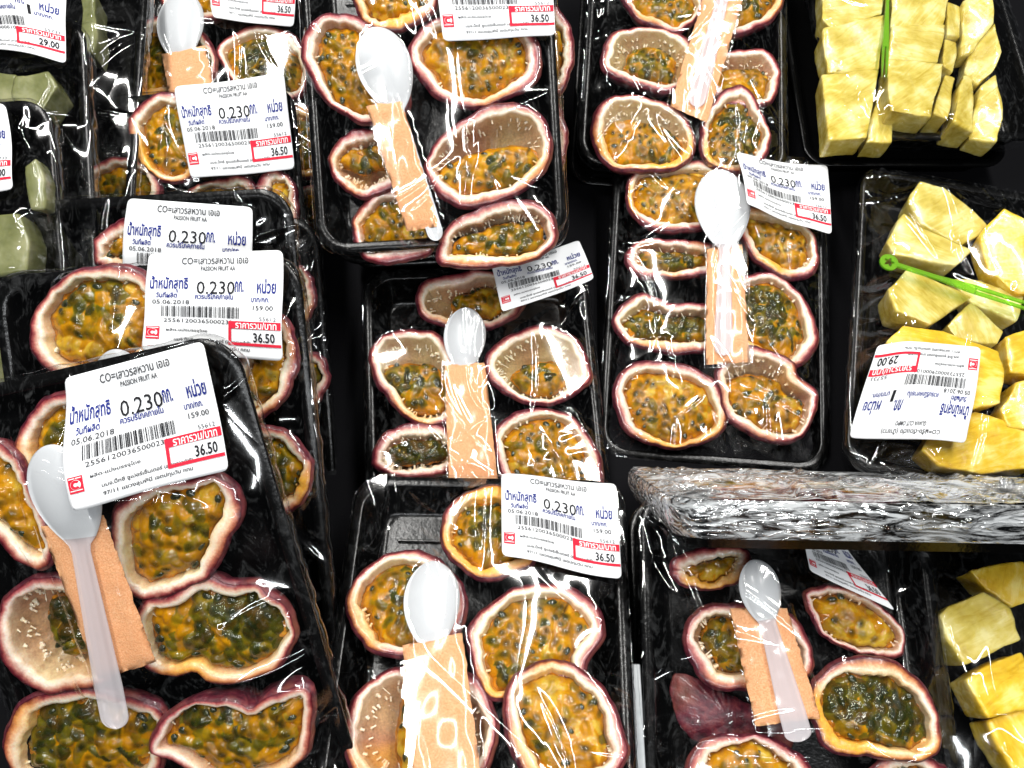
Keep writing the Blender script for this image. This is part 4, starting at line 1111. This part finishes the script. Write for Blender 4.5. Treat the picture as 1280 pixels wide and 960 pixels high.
GV = [
 (P16, [(-30,-30),(40,-28),(48,10),(-20,14)], .014, 'pale guava piece behind the upper left label'),
 (P16, [(-12,86),(20,92),(24,128),(-12,125)], .012, 'pale guava piece at the left edge below the upper left label'),
 (P16, [(18,95),(60,88),(72,108),(52,140),(28,135),(15,122)], .013, 'pale guava piece below the price box of the upper left label'),
 (P17, [(30,208),(44,196),(56,225),(55,262),(38,262)], .010, 'pale guava sliver beside the cut off label at the left edge'),
 (P17, [(-10,268),(22,266),(36,300),(34,340),(-10,345)], .013, 'pale guava piece below the cut off label at the left edge'),
 (P17, [(-14,410),(10,424),(20,460),(16,495),(-14,498)], .012, 'pale guava piece at the left edge beside the second leaning tray'),
]
for pk, pts, z, label in GV: chunk(pk, pts, z, label, mat='guava', name='guava_piece', cat='guava', group='pale guava pieces in the trays at the left edge')
EXTRA = Pack(Frame(30, 130, depth=.47, yaw=6, pitch=5), 'black tray of guava pieces low in the upper left gap', seed=31)
for pts, z, label in (
 ([(64,112),(80,128),(84,170),(80,208),(66,212),(56,160)], .012, 'long guava piece low in the gap left of the fourth leaning tray'),
 ([(100,-10),(118,-10),(121,40),(116,68),(104,60)], .012, 'guava piece at the top edge right of the upper left tray corner')):
    chunk(EXTRA, pts, z, label, mat='guava', name='guava_piece', cat='guava', group='pale guava pieces in the trays at the left edge')

# ------------------------------------------------------------------ spoons and seasoning
spoon_packet(P1, (68,553), (103,672), (150,906), [(50,660),(128,645),(194,829),(122,850)], 'largest spoon packet with the long handle lying over the seasoning, lower left', over=True, zs=.0135, clear=True, hw=.0056)
spoon_packet(P2, (146,436), (165,545), (185,720), [(140,560),(190,560),(205,700),(150,700)], 'spoon packet almost covered by the lower left tray and its label', zs=.012)
spoon_packet(P5, (227,-8), (226,70), (240,140), [(203,69),(257,58),(268,112),(214,128)], 'spoon packet at the top left with its seasoning cut short by a label', zs=.013)
spoon_packet(P6, (466,36), (496,132), (547,301), [(459,134),(501,124),(551,283),(509,290)], 'spoon packet slanting on the tall pile with a clear tip below the seasoning', zs=.0125)
spoon_packet(P7, (930,-95), (906,-15), (868,136), [(884,-20),(930,-8),(884,152),(838,132)], 'spoon packet at the top edge with a clear handle over its seasoning', over=True, zs=.0125, clear=True, hw=.0058)
spoon_packet(P8, (582,386), (580,458), (592,640), [(556,457),(606,454),(626,640),(562,640)], 'spoon packet upright in the middle tray below the curled label', zs=.013)
spoon_packet(P9, (540,703), (540,804), (556,990), [(504,808),(578,792),(604,990),(517,990)], 'spoon packet at the bottom middle with broad seasoning and a shiny bowl', zs=.015)
spoon_packet(P10, (899,215), (905,305), (903,446), [(884,310),(928,305),(937,452),(883,455)], 'spoon packet in the seven fruit tray, handle inside the glaring sleeve', over=True, zs=.0145, clear=True, hw=.0052)
spoon_packet(P11, (940,700), (957,775), (998,926), [(913,760),(984,760),(1026,898),(945,908)], 'spoon packet in the shaded tray with its bowl under the standing tray', over=True, zs=.0145, clear=True, hw=.0058)

# ------------------------------------------------------------------ what the standing tray holds
for k, (x, y, lab) in enumerate(((-.068, -.025, 'passion fruit half in the standing tray seen through film'), (-.02, -.03, 'passion fruit half nearer the middle of the standing tray'))):
    pts = []
    th_ = np.linspace(0, 2 * np.pi, 10, endpoint=False)
    Pw = [P12.f.m @ Vector((x + .024 * math.cos(a), y + .022 * math.sin(a), .002)) for a in th_]
    R_ = RC.transposed()
    for p in Pw:
        q = R_ @ (p - CAM); pts.append((640 + FPX * q.x / -q.z, 480 - FPX * q.y / -q.z))
    fruit(P12, pts, lab, zc=.002, seeds=False)

# crumpled gathers of film on the standing tray
def film_gather(pk, loc, rad, seed):
    rng = np.random.default_rng(seed)
    bm = bmesh.new(); bmesh.ops.create_icosphere(bm, subdivisions=5, radius=1)
    ks = [(rng.normal(0, 1, 3) * f, rng.uniform(0, 6.28), a) for f, a in ((3, .22), (5, .16), (8, .12), (13, .08), (21, .05), (34, .03)) for _ in range(3)]
    for v in bm.verts:
        n = v.co.copy(); s = 0
        for k_, p_, a_ in ks: s += a_ * (1 - abs(math.sin(n.x * k_[0] + n.y * k_[1] + n.z * k_[2] + p_)) * 2)
        v.co = Vector((n.x * rad[0], n.y * rad[1], n.z * rad[2])) * (1 + s)
    me = bpy.data.meshes.new('film_gather'); bm.to_mesh(me); bm.free(); me.materials.append(M['film_edge'])
    me.polygons.foreach_set('use_smooth', np.ones(len(me.polygons), dtype=bool))
    o = link(bpy.data.objects.new('film_gather', me), pk.root); o.location = loc
film_gather(P12, (-TL / 2 + .010, -TW / 2 + .020, .001), (.012, .020, .0045), 3)
film_gather(P12, (.045, -TW / 2 + .026, .003), (.012, .009, .005), 9)
# ends of the pale shelf and its dividers, seen in the gaps between the piles
def divider(px, py0, py1, z0, z1, label, wd=.0022):
    a = CAM + ray(px[0], py0) * ((z1 - CAM.z) / ray(px[0], py0).z); b = CAM + ray(px[1], py1) * ((z1 - CAM.z) / ray(px[1], py1).z)
    d = b - a; L = d.length; bm = bmesh.new(); bmesh.ops.create_cube(bm, size=1)
    for v in bm.verts: v.co = Vector((v.co.x * wd, v.co.y * L, v.co.z * (z1 - z0)))
    bmesh.ops.bevel(bm, geom=list(bm.edges), offset=.0004, segments=1, affect='EDGES')
    me = bpy.data.meshes.new('shelf_divider'); bm.to_mesh(me); bm.free(); me.materials.append(M['shelf'])
    o = link(bpy.data.objects.new('shelf_divider', me)); m = (a + b) / 2
    o.location = (m.x, m.y, (z0 + z1) / 2); o.rotation_euler = (0, 0, math.atan2(d.y, d.x) - math.pi / 2)
    o['label'] = label; o['category'] = 'shelf divider'
divider((795, 803), 830, 990, .0, .055, 'pale metal strip upright in the gap right of the bottom middle tray', .004)
divider((414, 404), 715, 850, .0, .020, 'pale metal strip upright in the gap left of the bottom middle tray')

# ------------------------------------------------------------------ film heights, labels, film
packs = [P1, P2, P3, P4, P5, P6, P7, P8, P9, P10, P11, P12, P13, P14, P15, P16, P17, P6b, P6c, P6d, P2b, P9b, P11b, P15b, P7b, P14b, EXTRA]
for p in packs: p.solve()
price_label(P1, [(88,470),(257,425),(292,583),(112,626)])
price_label(P2, [(190,318),(356,313),(359,450),(186,438)], curl=lambda u, v: .0006 * np.sin(u * 9) * (1 - v))
price_label(P3, [(163,248),(317,259),(314,380),(158,372)])
price_label(P4, [(223,113),(356,92),(371,213),(244,226)], curl=lambda u, v: .0008 * np.sin(u * 7 + 1))
price_label(P5, [(258,-72),(372,-70),(369,37),(271,31)])
price_label(P6, [(540,-64),(688,-66),(694,47),(555,56)])
price_label(P8, [(612,331),(722,304),(741,352),(627,394)], lift=.014, curl=lambda u, v: .012 * np.clip(u - .62, 0, 1) ** 1.5 + .0008 * np.sin(v * 5))
price_label(P9, [(627,597),(770,606),(777,725),(628,700)], curl=lambda u, v: .0014 * np.sin(u * 5.5 + .5) * (v + .3) + .004 * np.clip(u - .7, 0, 1))
price_label(P10, [(917,198),(1032,210),(1036,298),(928,267)], curl=lambda u, v: .0012 * np.sin(u * 4 + 2.5) + .003 * np.clip(u - .6, 0, 1))
price_label(P11, [(998,655),(1040,662),(1112,764),(1010,714)], curl=lambda u, v: .006 * np.clip(u + v - 1.3, 0, 1))
price_label(P13, [(1203,557),(1066,543),(1093,435),(1219,440)], GUAV)
price_label(P16, [(-44,8),(86,-10),(90,88),(-44,66)], GUAV, curl=lambda u, v: .0012 * np.sin(u * 6 + 3))
price_label(P17, [(-120,110),(12,134),(28,242),(-116,262)], GUAV)
star_pick(P13, (1111,328), (1212,366), (1300,388), .0245, 'green plastic pick with a star in its round head')
star_pick(P14, (1112,-60), (1109,55), (1105,97), .0185, 'green two pronged fork on the pale pineapple in the upper right', star=False, w=.0020)
for p in packs:
    if p not in (P6c, P6d, P9b, P11b, P15b, P7b, P14b): p.build_film()
print('fruits', COUNT, 'objects', len(bpy.data.objects))
